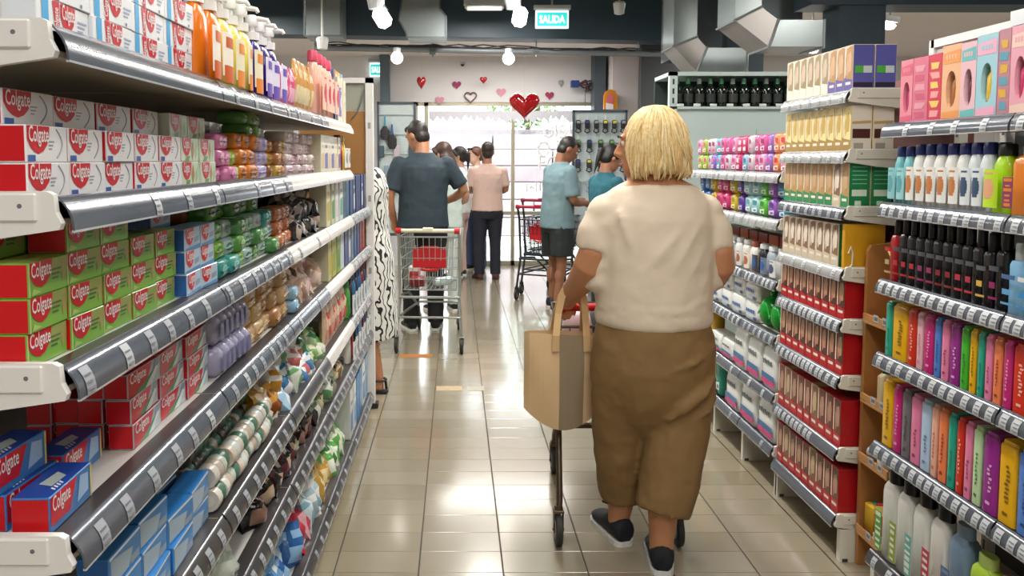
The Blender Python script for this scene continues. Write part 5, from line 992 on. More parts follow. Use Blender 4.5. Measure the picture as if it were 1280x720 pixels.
def hair_long(q, f, m, pony=True, length=.2):
    q2 = MB(); q2.ball((0, -.018, .034), (.087, .098, .094), m, 18, 12); q2.ball((0, -.052, -.02), (.075, .06, .075), m, 14, 9)
    for x in (-1, 1): q2.tube([(x*.05, .068, .075), (x*.078, .03, .04), (x*.08, -.01, -.01)], [.022, .022, .018], m, 8)
    if pony: q2.tube([(0, -.10, .04), (0, -.135, .02), (0, -.13, -.06), (0, -.105, -length)], [.022, .03, .026, .006], m, 10); q2.ball((0, -.108, .04), (.028, .018, .026), m, 10, 7)
    else: q2.loft([(0, -.055, -.03, .085, .06), (0, -.07, -.1, .095, .055), (0, -.08, -length, .09, .04), (0, -.08, -length-.05, .06, .025)], m, 16)
    q.add([f(v) for v in q2.v], q2.f, m)
def shoe(q, sq, ankle, fdir, m, sm, s=1., L=.26, lift=0.):
    """ankle: point over the heel; fdir: heading of the toe in degrees, 0 = +Y"""
    R = RZ(-fdir); o = Vector((ankle[0], ankle[1], ankle[2])); k = L/.26
    t = MB(); t.loft([], m) if False else None
    prof = [(-.058, .026, .07), (-.052, .037, .088), (0, .044, .094), (.05, .045, .080), (.10, .047, .058), (.15, .046, .045), (.185, .036, .036), (.205, .012, .026)]
    n = 12; V = []; F = []
    for y, w, h in prof:
        for i in range(n):
            a = 2*math.pi*i/n; V.append(tuple(o+R @ Vector((math.cos(a)*w*s, y*k*s,   .010+(h*.5*(1+math.sin(a)))*s+lift))))
    for j in range(len(prof)-1):
        for i in range(n): F.append((j*n+i, j*n+(i+1) % n, (j+1)*n+(i+1) % n, (j+1)*n+i))
    F += [tuple(range(n))[::-1], tuple((len(prof)-1)*n+i for i in range(n))]; q.add(V, F, m)
    out = [(-.064, .014), (-.058, .028), (-.04, .038), (0, .042), (.05, .044), (.1, .048), (.15, .049), (.185, .040), (.205, .024), (.212, .010)]
    P = [(w, y) for y, w in out]+[(-w, y) for y, w in out[::-1]]; N = len(P)
    V = [tuple(o+R @ Vector((x*s, y*k*s, z+lift))) for z in (.0, .019) for x, y in P]; sq.add(V, [tuple(range(N))[::-1], tuple(range(N, 2*N))]+[(i, (i+1) % N, N+(i+1) % N, N+i) for i in range(N)], sm)
def person(label, loc, heading, h, skin, hairc, style, head_rot, top, bottom, arms, legs=None, vox=.010, fat=1., lean=0., sleeve=.5, shoes=('1a1a1c', 'd8d8d4'), top_hem=.84, bottoms='trousers', head_only=False, extra=None):
    k = h/1.70; T = thing('person', label, 'person', (loc[0], loc[1], 0), math.radians(-heading)); sm = M(skin, .5, 0, .08, 12, name='skin'); b = MB(); e = MB()
    ln = lambda z: lean*max(0, z-.95)
    J = lambda p: Vector((p[0]*k, (p[1]+ln(p[2]))*k, p[2]*k))
    L = legs or {}; foot = [Vector(L.get('lf', (-.10, 0, .0))), Vector(L.get('rf', (.10, .0, .0)))]; fd = L.get('fd', (-12, 12)); kn = [Vector(L.get('lk', (foot[0].x*1.0, foot[0].y*.5+.02, .48))), Vector(L.get('rk', (foot[1].x*1.0, foot[1].y*.5+.02, .48)))]
    b.loft([(0, ln(z)*k, z*k, rx*k*fat, ry*k*fat) for z, rx, ry in ((.80, .12, .10), (.88, .165, .118), (1.02, .142, .10), (1.16, .150, .105), (1.28, .165, .112), (1.33, .160, .098), (1.38, .12, .078), (1.43, .066, .058))], sm, 20)
    chain(b, [J((0, -.005, 1.40)), J((0, 0, 1.47)), J((0, .012, 1.53))], [.062*k, .056*k, .054*k], sm)
    hand_d = []
    for s, key in ((-1, 'l'), (1, 'r')):
        el, wr = arms[key]; sh = J((s*.168*fat, 0, 1.345)); E_, W_ = J(el), J(wr)
        chain(b, [sh, E_, W_], [.050*k, .042*k, .029*k], sm); d = (W_-E_).normalized(); hand(b, W_, d, Vector((s*.3, .2, 1)) if abs(d.z) < .8 else Vector((s, .2, 0)), sm, k, .45, -s if False else 1 if s > 0 else -1); hand_d.append((sh, E_, W_))
        i = 0 if s < 0 else 1; A = J((foot[i].x, foot[i].y, .09))
        chain(b, [J((s*.09, 0, .86)), J(tuple(kn[i])), A], [.085*k, .050*k, .036*k], sm, 10)
        if bottoms != 'trousers': b.ball(J((kn[i].x, kn[i].y-.03, .33)), (.048*k, .043*k, .09*k), sm, 10, 7)
        q2 = Vector((math.sin(math.radians(fd[i])), math.cos(math.radians(fd[i])), 0)); b.tube([A-q2*.03*k-Vector((0, 0, .05*k)), A+q2*.05*k-Vector((0, 0, .045*k)), A+q2*.15*k-Vector((0, 0, .06*k))], [.032*k, .036*k, .02*k], sm, 8)
    R = RZ(-head_rot[0]) @ RX(-head_rot[1]); f = head(b, e, sm, J((0, .0, 1.468)), R, k)
    soft(b.build('body', T), vox, 2); e.build('face_features', T, smooth=60)
    hm = M(hairc, .5, 0, .25, 60, .4, name='hair'); hq = MB(); (hair_short(hq, f, hm) if style == 'short' else hair_long(hq, f, hm, style == 'pony', .22)); soft(hq.build('hair', T), .009, 6)
    # top
    tm = top if not isinstance(top, str) else M(top, .8, 0, .07, 10, .2, name='shirt_cloth'); q = MB(); hm_ = top_hem
    q.loft([(0, ln(z)*k, z*k, rx*k*fat, ry*k*fat) for z, rx, ry in ((hm_, .186, .138), (.95, .178, .13), (1.10, .172, .124), (1.25, .183, .128), (1.32, .180, .116), (1.37, .152, .094), (1.41, .10, .076), (1.44, .074, .066))], tm, 22)
    if sleeve:
        for sh, E_, W_ in hand_d: q.tube(*[(list(P), list(Rr)) for P, Rr in [sweep(sh+Vector((0, 0, .005)), sh.lerp(E_, sleeve*1.3) if sleeve <= .77 else E_, .060*k*fat, .063*k*fat)]][0], tm, 12); q.ball(sh, .060*k*fat, tm, 12, 8)
    soft(q.build('shirt', T), .011, 4, .014)
    # bottoms and shoes
    if bottoms:
        bm = bottom if not isinstance(bottom, str) else M(bottom, .8, 0, .08, 10, .2, name='trouser_cloth'); q = MB(); q.loft([(0, ln(z)*k, z*k, rx*k*fat, ry*k*fat) for z, rx, ry in ((.76, .13, .115), (.82, .176, .128), (.90, .176, .128), (.99, .155, .112))], bm, 20)
        for i, s in ((0, -1), (1, 1)):
            K = J(tuple(kn[i])); A = J((foot[i].x, foot[i].y, .06)); hp = J((s*.088, 0, .84))
            if bottoms == 'shorts': P, Rr = sweep(hp, hp.lerp(K, .86), .105*k*fat, .098*k*fat); q.tube(P, Rr, bm, 14)
            else: q.tube([hp, hp.lerp(K, .5), K, K.lerp(A, .5), A], [.102*k*fat, .092*k, .075*k, .068*k, .066*k], bm, 14)
        soft(q.build('trousers' if bottoms == 'trousers' else 'shorts', T), .011, 4, .012)
    if shoes:
        for i in (0, 1):
            q = MB(); sq = MB(); A = J((foot[i].x, foot[i].y, 0)); shoe(q, sq, A, fd[i], M(shoes[0], .6, 0, .1, 30), M(shoes[1], .6), k); o = q.build('shoe', T, smooth=60); sq.build('sole', o)
    if extra: extra(T, f, k, J)
    return T
REL = ((-.22, .02, 1.12), (-.20, .14, .90)); RER = ((.22, .02, 1.12), (.20, .14, .90))
BENT = dict(l=((-.23, .03, 1.12), (-.12, .24, 1.10)), r=((.23, .03, 1.12), (.12, .24, 1.10)))
person('man in dark blue grey T-shirt and black trousers standing behind the left trolley', (-.28, 6.62), -8, 1.80, 'b5805f', '231c18', 'short', (-38, 26), '28363f', '141416', dict(l=((-.27, -.02, 1.10), (-.23, .10, .88)), r=((.33, .02, 1.14), (.20, .20, 1.03))), fat=1.14, lean=.06, sleeve=.66, top_hem=.84)
person('brown haired woman in pale top partly hidden behind the dark T-shirt man', (-.10, 7.45), -25, 1.63, 'c09072', '3a2418', 'long', (-20, 15), 'c4d2cc', 'c8d0cc', BENT, sleeve=.5)
person('man in pale pink polo shirt and dark trousers facing the shop window', (.385, 9.45), -6, 1.67, 'a8765a', '2a1d16', 'short', (8, 5), 'cfb0a4', '1d1f2c', BENT, fat=1.08, sleeve=.62, shoes=('5a3226', '3a2a24'), top_hem=.86)
def glasses(T, f, k, J):
    q = MB()
    for x in (-1, 1): q.tube([f((x*.031+.02*math.cos(a*.63), .103, .012+.016*math.sin(a*.63))) for a in range(11)], .0028, M('1a1a1c', .3), 5); q.tube([f((x*.05, .10, .014)), f((x*.078, .0, .012))], .0025, M('1a1a1c', .3), 5)
    q.build('glasses', T)
def sunglasses(T, f, k, J):
    q = MB()
    for x in (-1, 1): q.ball(f((x*.032, .075, .092)), (.026, .014, .018), M('17171a', .15), 10, 6)
    q.build('sunglasses', T)
person('woman with glasses and dark tied hair facing left before the window', (.05, 9.7), -75, 1.62, 'c49a80', '201814', 'pony', (0, 5), 'd6dcd8', 'c8a89c', BENT, extra=glasses)
person('woman with sunglasses on her head, half hidden beyond the pink shirt', (.27, 10.25), -140, 1.63, 'd0a890', '5a3422', 'pony', (20, 5), 'e0e0dc', '3a4a6a', BENT, extra=sunglasses)
person('man in light blue T-shirt and dark shorts looking down at his hands', (.985, 7.55), 66, 1.70, '8f5f45', '1a1614', 'short', (12, 34), '6a8389', '1f2526', dict(l=((-.22, .04, 1.10), (-.06, .26, 1.06)), r=((.235, .03, 1.08), (.08, .26, 1.04))), fat=1.12, lean=.07, sleeve=.68, bottoms='shorts', shoes=('1c2026', 'cfcfca'), legs=dict(lf=(-.11, .02, 0), rf=(.11, -.06, 0), fd=(-10, 20)), top_hem=.80)
person('person in teal top with dark tied hair looking down to the right', (1.32, 6.85), 62, 1.60, 'a87358', '17130f', 'pony', (6, 26), '1a5865', '16181c', dict(l=((-.21, .05, 1.10), (-.05, .27, 1.06)), r=((.21, .05, 1.10), (.06, .27, 1.04))), sleeve=.6)
def leaf_mat():
    m = bpy.data.materials.new('leaf_print_cloth'); m.use_nodes = True; nt = m.node_tree; b = nt.nodes['Principled BSDF']; b.inputs['Roughness'].default_value = .8
    tc = nt.nodes.new('ShaderNodeTexCoord'); w = nt.nodes.new('ShaderNodeTexWave'); w.inputs['Scale'].default_value = 9; w.inputs['Distortion'].default_value = 9; w.inputs['Detail'].default_value = 1; w.inputs['Detail Scale'].default_value = 1.6
    v = nt.nodes.new('ShaderNodeTexVoronoi'); v.inputs['Scale'].default_value = 11; r = nt.nodes.new('ShaderNodeValToRGB'); r.color_ramp.interpolation = 'CONSTANT'; r.color_ramp.elements[0].color = (*lin('1c1c1e'), 1); r.color_ramp.elements[1].color = (*lin('d6d6d0'), 1); r.color_ramp.elements[1].position = .34
    a = nt.nodes.new('ShaderNodeMath'); a.operation = 'MULTIPLY_ADD'; a.inputs[1].default_value = .28
    nt.links.new(tc.outputs['Object'], w.inputs['Vector']); nt.links.new(tc.outputs['Object'], v.inputs['Vector']); nt.links.new(v.outputs['Distance'], a.inputs[0]); nt.links.new(w.outputs['Fac'], a.inputs[2]); nt.links.new(a.outputs[0], r.inputs[0]); nt.links.new(r.outputs['Color'], b.inputs['Base Color']); return m
def dress(T, f, k, J):
    q = MB(); LM = LEAF; q.loft([(0, 0, z*k, rx*k, ry*k) for z, rx, ry in ((.345, .215, .19), (.6, .21, .18), (.86, .205, .16), (1.02, .17, .13), (1.16, .165, .125), (1.28, .178, .132), (1.36, .15, .11), (1.41, .08, .075))], LM, 24); soft(q.build('dress', T), .011, 4, .016)
    for i, (x, fd) in enumerate(((-.08, 8), (.08, 4))):
        R = RZ(-fd); o = J((x, (-.075, .04)[i], 0)); q = MB(); bk = M('17161a', .5); out = [(-.06, .024), (0, .038), (.08, .042), (.14, .042), (.19, .028), (.2, .01)]; P = [(w, y) for y, w in out]+[(-w, y) for y, w in out[::-1]]; N = len(P)
        V = [tuple(o+R @ Vector((a, b_, z))) for z in (0, .018) for a, b_ in P]; q.add(V, [tuple(range(N))[::-1], tuple(range(N, 2*N))]+[(j, (j+1) % N, N+(j+1) % N, N+j) for j in range(N)], bk)
        for y in (.05, .12): q.tube([o+R @ Vector((.042*math.cos(t*.4488), y, .016+.045*math.sin(t*.4488))) for t in range(8)], .009, bk, 6)
        q.tube([o+R @ Vector((.042*math.cos(t*.6283), -.01+.042*math.sin(t*.6283), .085)) for t in range(11)], .007, bk, 6); q.tube([o+R @ Vector((.03, -.045, .02)), o+R @ Vector((.02, -.04, .09))], .008, bk, 6); q.build('sandal', T)
LEAF = leaf_mat()
person('woman in white dress with black leaf print and black sandals behind the shelf end', (-.555, 4.88), -84, 1.70, 'b07a58', '3a2a20', 'short', (0, 10), LEAF, None, dict(l=((-.20, .08, 1.10), (-.12, .26, 1.05)), r=((.20, .08, 1.12), (.10, .28, 1.08))), sleeve=0, shoes=None, bottoms=None, lean=.10, legs=dict(lf=(-.08, -.075, 0), rf=(.08, .04, 0), fd=(8, 4)), extra=dress, top_hem=.9)

# ---------------------------------------------------------------- the woman in front
def front_woman():
    X, Y = .72, 2.80; T = thing('person', 'blonde woman from behind in cream blouse and brown culottes pushing a trolley', 'person', (X, Y, 0)); sm = M('b9805a', .5, 0, .08, 14, .05, name='front_skin'); b = MB(); e = MB()
    W_ = lambda x, y, z: Vector((x-X, y-Y, z))
    b.loft([(0, 0, z, rx, ry) for z, rx, ry in ((.55, .15, .12), (.72, .19, .15), (.95, .175, .14), (1.15, .17, .13), (1.28, .185, .125), (1.335, .178, .10), (1.365, .145, .088), (1.385, .105, .078), (1.40, .078, .07), (1.42, .066, .062))], sm, 20)
    chain(b, [W_(.72, 2.79, 1.34), W_(.718, 2.805, 1.42), W_(.715, 2.83, 1.47)], [.072, .062, .06], sm, 12)
    LS, LE, LW = W_(.535, 2.81, 1.285), W_(.487, 2.80, 1.075), W_(.437, 2.985, .935); RS, RE, RW = W_(.905, 2.81, 1.285), W_(.948, 2.79, 1.08), W_(.90, 2.99, .93)
    for (S_, E_, Wr, s) in ((LS, LE, LW, -1), (RS, RE, RW, 1)):
        chain(b, [S_, E_, Wr], [.045, .062, .036], sm, 12); b.ball(E_.lerp(Wr, .3)+Vector((0, -.004, -.004)), (.055, .062, .058), sm, 12, 8)
        hand(b, Wr, Vector((.05*-s, .85, -.5)), Vector((0, .45, 1)), sm, .98, .95, 1 if s > 0 else -1)
    legs = ((-1, W_(.628, 2.90, .1), W_(.65, 2.88, .45)), (1, W_(.735, 2.69, .1), W_(.755, 2.76, .45)))
    for s, A, K in legs:
        chain(b, [Vector((s*.09, 0, .75)), K, K.lerp(A, .45)+Vector((0, -.015, 0)), A, A-Vector((0, 0, .05))], [.10, .064, .062, .043, .043], sm, 12); q2 = Vector((s*.2, .97, 0)).normalized(); b.tube([A-Vector((0, 0, .05)), A-Vector((0, 0, .055))+q2*.05, A-Vector((0, 0, .06))+q2*.10], [.03, .028, .018], sm, 8)
    R = RZ(66) @ RX(-3); f = head(b, e, sm, W_(.712, 2.815, 1.392), R, 1.0)
    soft(b.build('body', T), .0065, 3); e.build('face_features', T, smooth=60)
    # hair: bob with strands, curled in at the ends
    hm = [M(c, .45, 0, .22, 90, .5, name='blonde_hair') for c in ('d8ba80', 'e0c690', 'd2b074', 'e8d29e')]; hq = MB()
    H0 = W_(.716, 2.80, 0)
    rings = [(1.657, .012, .012), (1.648, .042, .044), (1.624, .072, .078), (1.588, .096, .100), (1.54, .110, .112), (1.485, .117, .114), (1.44, .121, .112), (1.415, .118, .108), (1.410, .095, .088)]
    def hp(t, g):      # t 0..1 top to bottom, g angle; opening towards the face
        k = t*(len(rings)-1); i = min(int(k), len(rings)-2); u = k-i; z = rings[i][0]*(1-u)+rings[i+1][0]*u; rx = rings[i][1]*(1-u)+rings[i+1][1]*u; ry = rings[i][2]*(1-u)+rings[i+1][2]*u
        v = Vector((rx*math.cos(g), ry*math.sin(g), 0)); fa = Vector((-math.sin(math.radians(66)), math.cos(math.radians(66)), 0)); d = v.dot(fa); lim = .088-.03*max(0, min(1, (1.50-z)/.08))
        if d > lim and z < 1.585: v -= fa*(d-lim)*min(1, (1.585-z)/.03)
        w = 1+.09*noise.noise(Vector((math.cos(g)*3.5, math.sin(g)*3.5, t*1.3+5)))
        return H0+Vector((v.x*w, v.y*w, z))
    n = 48; m_ = 14; V = [hp(j/m_, 2*math.pi*i/n) for j in range(m_+1) for i in range(n)]; F = [(j*n+i, j*n+(i+1) % n, (j+1)*n+(i+1) % n, (j+1)*n+i) for j in range(m_) for i in range(n)]+[tuple(m_*n+i for i in range(n))[::-1]]
    hq.add(V, [f_[::-1] for f_ in F], hm[0])
    for k in range(520):
        g = rnd(0, 6.283); t0 = rnd(.02, .4); t1 = min(1, t0+rnd(.35, .6)) if random.random() < .6 else rnd(.93, 1.0); P = []; ph = rnd(0, 6.28); am = rnd(.03, .12); fl = rnd(-.012, .016); dz = rnd(-.024, .004)
        for j in range(7):
            u = j/6; t = t0+(t1-t0)*u; p = hp(t, g+am*math.sin(u*3+ph)); c = Vector((H0.x, H0.y, p.z)); P.append(p+(p-c).normalized()*(rnd(-.001, .001)+fl*u**5)+Vector((0, 0, dz*u**4 if t1 > .92 else 0)))
        hq.tube(P, [.001, .0035, .005, .005, .005, .004, .001], random.choice(hm), 6, False)
    hq.build('hair', T, smooth=80)
    # blouse: dolman sleeves, gathered hem
    cm = M('d6c6b0', .75, 0, .05, 8, .12, name='cream_jersey'); q = MB()
    q.loft([(0, 0, z, rx, ry) for z, rx, ry in ((.862, .200, .165), (.875, .212, .175), (.905, .214, .178), (.925, .205, .168), (.955, .212, .172), (1.05, .212, .168), (1.16, .212, .16), (1.25, .212, .15), (1.30, .200, .132), (1.335, .182, .112), (1.358, .155, .100), (1.374, .128, .090))], cm, 30)
    for S_, E_, s in ((LS, LE, -1), (RS, RE, 1)):
        a = Vector((s*.11, -.0, 1.325)); c = S_.lerp(E_, .72)+Vector((s*-.010, 0, .0)); a = Vector((s*.10, 0, 1.31)); q.ball(S_+Vector((s*-.012, 0, -.016)), (.074, .078, .070), cm, 16, 10); q.tube([a, Vector((s*.145, 0, 1.272)), S_+Vector((s*-.01, 0, -.03)), S_.lerp(E_, .42), c], [.050, .064, .072, .076, .078], cm, 18)
        for z0, u in ((1.22, .3), (1.15, .45), (1.08, .56), (1.02, .60)): q.tube([Vector((s*.13, 0, z0)), Vector((s*.185, 0, z0+.005)), S_.lerp(E_, u)+Vector((s*-.035, 0, -.02))], [.085, .075, .055], cm, 14)
    o = soft(q.build('blouse', T), .009, 9, .010)
    q = MB()          # diagonal drape folds and hem gathers
    for k, (x0, z0, x1, z1) in enumerate(((.13, 1.24, -.06, .96), (.16, 1.18, .0, .94), (.05, 1.22, -.13, 1.0), (-.13, 1.26, -.17, 1.02), (-.16, 1.3, -.1, 1.12), (.17, 1.08, .09, .95))):
        P = []
        for j in range(8):
            u = j/7; x = x0+(x1-x0)*u; z = z0+(z1-z0)*u; r = math.sqrt(max(.0, 1-(x/.213)**2)); P.append((x, -.166*r+.010, z))
        q.tube(P, [.002, .008, .012, .014, .014, .012, .008, .002], cm, 8)
    for k in range(3):
        P = []
        for j in range(17):
            g = math.pi+math.pi*j/16; P.append((.206*math.cos(g), .172*math.sin(g), .925+.012*k+.010*math.sin(j*.8+k*2)-.006*k*math.sin(j*.35)))
        q.tube(P, .0075, cm, 6)
    vs = o.data; m2 = MB(); m2.v = [tuple(v.co) for v in vs.vertices]; m2.f = [tuple(p.vertices) for p in vs.polygons]; m2.m = [0]*len(m2.f); m2.mats = [cm]; m2.add(q.v, q.f, cm); o.data = m2.mesh('blouse'); bpy.data.meshes.remove(vs)
    # culottes
    bm = M('80633a', .8, 0, .07, 9, .15, name='brown_twill'); q = MB()
    q.loft([(0, 0, z, rx, ry) for z, rx, ry in ((.47, .10, .09), (.53, .165, .14), (.60, .205, .172), (.66, .222, .186), (.72, .226, .190), (.80, .220, .182), (.88, .203, .165), (.92, .19, .15))], bm, 28)
    for s, A, K in legs:
        hem = A+Vector((0, 0, .085 if s < 0 else .11)); hip = Vector((s*.100, -.01, .68)); mid = hip.lerp(hem, .5)+Vector((s*.02, -.015, 0)); hem += Vector((.012 if s < 0 else 0, 0, 0))
        P = []; Rr = []
        for j in range(8):
            u = j/7; P.append((hip*(1-u)**2+mid*2*u*(1-u)+hem*u*u)); Rr.append(.128-.028*u if s > 0 else .124-.036*u)
        q.tube(P, Rr, bm, 20)
    for pts, rr in (([(.205, -.10, .70), (.14, -.165, .655), (.06, -.178, .60), (.01, -.165, .55)], .020), ([(.215, -.08, .62), (.16, -.15, .59), (.09, -.165, .55)], .016), ([(.04, -.12, .50), (.035, -.115, .40), (.05, -.125, .30)], .014), ([(.17, -.10, .46), (.12, -.13, .40), (.07, -.12, .36)], .014), ([(.2, -.09, .80), (.1, -.175, .76), (.03, -.19, .74)], .010)):
        q.tube(pts, [rr*.3]+[rr]*(len(pts)-2)+[rr*.3], bm, 8)
    o = soft(q.build('culottes', T), .009, 5, .016)
    # shoes
    for i, (s, A, K) in enumerate(legs):
        q = MB(); sq = MB(); shoe(q, sq, (A.x, A.y-.0, .0), -14 if s < 0 else 10, M('14161f', .7, 0, .15, 80, .3, name='knit_shoe'), M('cfcfca', .5), 1.05, .235); o2 = q.build('shoe', T, smooth=60); sq.build('sole', o2)
        q = MB(); R2 = RZ(14 if s < 0 else -10)
        for sd in (-1, 1): q.tube([Vector((A.x, A.y, 0))+R2 @ Vector((sd*.0+.03*sd*math.sin(t*.7), .09+.012*math.cos(t*.7)*sd, .105+.012*math.sin(t*.7))) for t in range(6)], .0035, M('1a1a1e', .6), 5)
        q.build('lace', o2)
front_woman()
# ---------------------------------------------------------------- trolleys and bag
def trolley(label, loc, heading, metal, handlec, capc, flapc, w=.50, L=.86, hz=.95, zb=.48, zt=.84, wheelr=.058, handle_back=.06, post=.0, lowbar=True):
    T = thing('shopping_trolley', label, 'trolley', (loc[0], loc[1], 0), math.radians(-heading)); m = metal; h = w/2
    q = MB()                                   # main frame: rear legs, base rails, basket rim
    for s in (-1, 1):
        q.tube([(s*h*.96, -handle_back, hz), (s*h, .02+post, zt+.01), (s*h, .06+post, zb+.02), (s*h*.98, .05+post*.8, zb-.05), (s*h*1.06, .0, .17), (s*h*1.08, .0, .12)], .012, m, 8)
        q.tube([(s*h, .06+post*.8, zb-.04), (s*h*.9, L*.5, zb-.08), (s*h*.75, L*.95, .2), (s*h*.75, L*.98, .12)], .011, m, 8)
        if lowbar: q.tube([(s*h*1.03, .02, .27), (s*h*.78, L*.8, .25)], .010, m, 8)
    q.tube([(-h*1.02, .03+post*.8, zb-.05), (h*1.02, .03+post*.8, zb-.05)], .011, m, 8)
    if lowbar: q.tube([(-h*1.04, .01, .27), (h*1.04, .01, .27)], .009, m, 8)
    q.tube([(-h*.75, L*.9, .25), (h*.75, L*.9, .25)], .009, m, 8); q.build('frame', T, smooth=60)
    q = MB(); r = .0032                        # wire basket
    def ringp(u): z = zb+(zt-zb)*u; a = h*(.88+.12*u); y0 = .08-.05*u+post; y1 = L*(.82+.18*u); zf = z+.04*u*0; return [(-a, y0, z), (a, y0, z), (a*.82, y1, z), (-a*.82, y1, z)]
    for u in (0, .2, .4, .6, .8, 1):
        P = ringp(u); q.tube([P[i % 4] for i in range(5)], r*(1.9 if u in (0, 1) else 1), m, 5)
    A, Bq = ringp(0), ringp(1)
    for i in range(4):
        n = int((Vector(A[i])-Vector(A[(i+1) % 4])).length/.038)
        for k in range(1, n): q.tube([Vector(A[i]).lerp(Vector(A[(i+1) % 4]), k/n), Vector(Bq[i]).lerp(Vector(Bq[(i+1) % 4]), k/n)], r, m, 4)
    for k in range(1, 12): q.tube([Vector(A[0]).lerp(Vector(A[1]), k/12), Vector(A[3]).lerp(Vector(A[2]), k/12)], r, m, 4)
    for k in range(1, 8): q.tube([Vector(A[0]).lerp(Vector(A[3]), k/8), Vector(A[1]).lerp(Vector(A[2]), k/8)], r, m, 4)
    stuff(q.build('wire_basket', T))
    q = MB(); q.tube([(-h*.9, -handle_back, hz), (h*.9, -handle_back, hz)], .016, M(handlec, .35), 12); ho = q.build('handle', T, smooth=60)
    for s in (-1, 1): q = MB(); q.tube([(s*h*.86, -handle_back, hz), (s*h*1.03, -handle_back, hz)], .023, M(capc, .35), 12); q.build('handle_cap', ho)
    q = MB(); q.rbox(-.04, .04, -handle_back-.018, -handle_back+.018, hz-.01, hz+.025, .006, M(handlec, .35)); q.build('handle_clamp', ho)
    if flapc:
        q = MB(); z0 = zb+(zt-zb)*.42; q.rbox(-h*.55, h*.55, .05+post, .06+post, z0, z0+.145, .004, M(flapc, .35, 0, .06, 10)); q.tube([(-h*.3, .055, z0-.012), (0, .055, z0-.02), (h*.3, .055, z0-.012)], .012, M(flapc, .35), 6); q.rbox(-h*.3, h*.3, .05, .065, z0+.145, z0+.165, .004, M(flapc, .35)); q.build('child_seat_flap', T)
    rub = M('24241f', .6); hub = M('8a8c88', .4, .3)
    for x, y in ((-h*1.08, .0), (h*1.08, .0), (-h*.75, L*.98), (h*.75, L*.98)):
        q = MB(); q.tube([(x-.012, y, wheelr), (x-.010, y, wheelr), (x+.010, y, wheelr), (x+.012, y, wheelr)], [wheelr*.9, wheelr, wheelr, wheelr*.9], rub, 20); q.tube([(x-.0135, y, wheelr), (x+.0135, y, wheelr)], wheelr*.55, hub, 14); wo = q.build('wheel', T, smooth=40)
        q = MB(); q.tube([(x, y, wheelr*2+.015), (x, y, wheelr*2.5)], .016, m, 10)
        for s in (-1, 1): q.rbox(x+s*.017-.002, x+s*.017+.002, y-.014, y+.014, wheelr-.01, wheelr*2.1, .001, m)
        q.rbox(x-.02, x+.02, y-.018, y+.018, wheelr*2.05, wheelr*2.25, .002, m); q.tube([(x-.022, y, wheelr), (x+.022, y, wheelr)], .006, m, 8); q.build('caster_fork', wo)
    return T
CH = M('a9b0ac', .28, .7, .1, 15, name='trolley_chrome'); BR = M('5a4a3c', .35, .6, .12, 15, name='trolley_bronze'); DK = M('2f363c', .4, .5, .1, 15, name='trolley_dark')
trolley('chrome shopping trolley with red seat flap and cream handle, at left behind the shelf', (-.205, 5.80), 4, CH, 'cfccb4', 'b81f2a', 'b5161c', w=.46, hz=.935, zb=.47, zt=.88)
trolley('dark trolley with red handle beside the man in light blue', (.86, 7.95), 25, DK, 'a81c34', 'a81c34', 'b8141f', w=.46, hz=.98)
trolley('second dark trolley with red handle, nested farther toward the window', (.94, 8.30), 25, DK, '8a1c3a', '8a1c3a', 'b8141f', w=.46, hz=1.03)
trolley('bronze trolley with red handle pushed by the blonde woman', (.615, 2.86), 0, BR, 'b8141f', 'b8141f', None, w=.42, L=.70, hz=.875, zb=.46, zt=.80, handle_back=-.20, wheelr=.062, post=.15, lowbar=False)
def goods(name, lab, cat, fn, loc):
    q = MB(); fn(q); return tag(q.build(name, None, loc, 45), lab, cat)
goods('wrapped_pack', 'dark red packet lying in the chrome trolley', 'packet', lambda q: q.rbox(-.10, .02, 0, .16, 0, .07, .015, M('7a1f28', .3)), (-.26, 5.95, .478))
goods('clear_bottle', 'clear plastic bottle lying in the chrome trolley', 'bottle', lambda q: q.tube([(0, 0, .035), (.02, .02, .037), (.12, .10, .04), (.15, .13, .04), (.17, .15, .04)], [.02, .034, .034, .014, .014], M('b4c4c4', .1, 0, .1, 20), 12), (-.17, 5.95, .478))
goods('wrapped_pack', 'pale striped packet standing in the chrome trolley', 'packet', lambda q: (q.rbox(-.05, .05, 0, .08, 0, .14, .015, M('c4bcb4', .3)), q.rbox(-.04, .04, -.003, 0, .04, .1, .002, M('a83a3c', .3))), (-.33, 6.12, .478))
goods('round_pack', 'round pale pink pack in the bronze trolley behind the bag', 'packet', lambda q: (q.lathe([(.8, 0), (1, .02), (1, .30), (.8, .35), (.4, .37)], M('d8bcc0', .35), 20, sx=.062, sy=.062), q.lathe([(1.01, .12), (1.01, .2)], M('5a7a4a', .4), 20, sx=.062, sy=.062)), (.50, 3.16, .478))
goods('dark_bag', 'dark coat bundle in the bronze trolley beyond the pink pack', 'bag', lambda q: (q.ball((0, 0, .17), (.09, .14, .17), M('1c1618', .8, 0, .2, 20, .5), 18, 12), q.ball((.04, .05, .22), (.07, .09, .12), M('2a1a1c', .8, 0, .2, 20, .5), 14, 9)), (.62, 3.30, .48))
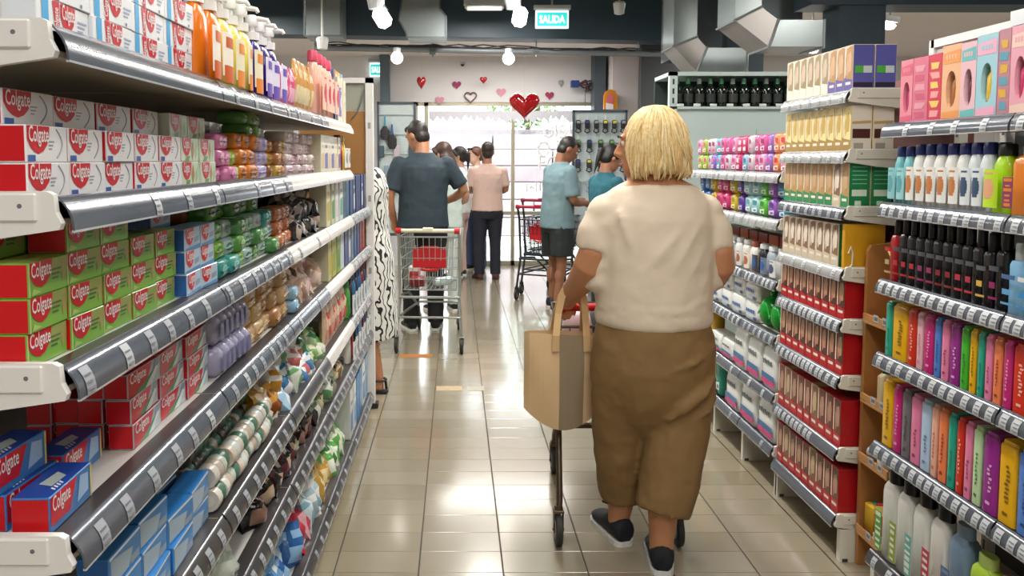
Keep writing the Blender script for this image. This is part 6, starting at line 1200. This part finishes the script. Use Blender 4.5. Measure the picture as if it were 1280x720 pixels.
def bag():
    T = thing('tote_bag', 'beige cloth tote bag with grey stripe hanging from the woman\'s hand', 'bag', (.41, 2.93, .44)); tan = M('d6b68a', .85, 0, .07, 8, .15, name='bag_cloth'); gry = M('8f7d64', .85, 0, .06, 8, .15, name='bag_stripe')
    n, m_ = 16, 12; q = MB()
    def p(u, v, s):      # u 0..1 across, v 0..1 up
        w = .150+.0*v; x = (u-.5)*2*w*(1-.04*(1-v)*0+.0*v); ed = math.sin(math.pi*u); bot = -.035+.0*v; z = .08*(abs(u-.5)*2)**2*(1-v)-.01+.365*v+.012*(1-u)*v
        th = .045*(ed**.45)*(.35+.65*math.sin(math.pi*min(1, .12+v*.62))); return (x, s*th+.004*math.sin(u*9+v*5), z)
    for s in (-1, 1):
        for j in range(m_):
            for i in range(n):
                a, b_, c_, d = [p(i/n, j/m_, s), p((i+1)/n, j/m_, s), p((i+1)/n, (j+1)/m_, s), p(i/n, (j+1)/m_, s)]; q.add([a, b_, c_, d], [(0, 1, 2, 3) if s < 0 else (3, 2, 1, 0)], gry if (7 <= i <= 11 and s < 0) else tan)
    q.build('body', T, smooth=70)
    for s in (-1, 1):
        q = MB(); P0 = []; zt = .36; yh = .03*s
        for t, (x, z) in enumerate(((-.035, .30), (-.033, .36), (-.022, .44), (-.008, .50), (.008, .53), (.03, .535), (.06, .525), (.075, .50), (.080, .44), (.082, .36), (.084, .30))):
            yy = -.048 if s < 0 and z < .37 else (.048 if z < .37 else .03*s*(1-(z-.37)/.2)); P0.append((x, yy, z))
        wdt = .013
        V = [(x+o, y+k*.002, z) for x, y, z in P0 for o, k in ((-wdt, -1), (wdt, -1), (wdt, 1), (-wdt, 1))]; N = len(P0)
        V = []
        for i, (x, y, z) in enumerate(P0):
            a = Vector(P0[max(i-1, 0)]); b_ = Vector(P0[min(i+1, N-1)]); t = (b_-a).normalized(); nrm = Vector((t.z, 0, -t.x)); nrm = nrm.normalized() if nrm.length > .01 else Vector((1, 0, 0))
            for o, k in ((-1, -1), (1, -1), (1, 1), (-1, 1)): V.append(Vector((x, y+k*.002, z))+nrm*o*wdt)
        F = [(4*i+k, 4*i+(k+1) % 4, 4*i+4+(k+1) % 4, 4*i+4+k) for i in range(N-1) for k in range(4)]; q.add(V, F, M('cfac7c', .85, 0, .06, 8, .1)); q.build('handle', T)
bag()
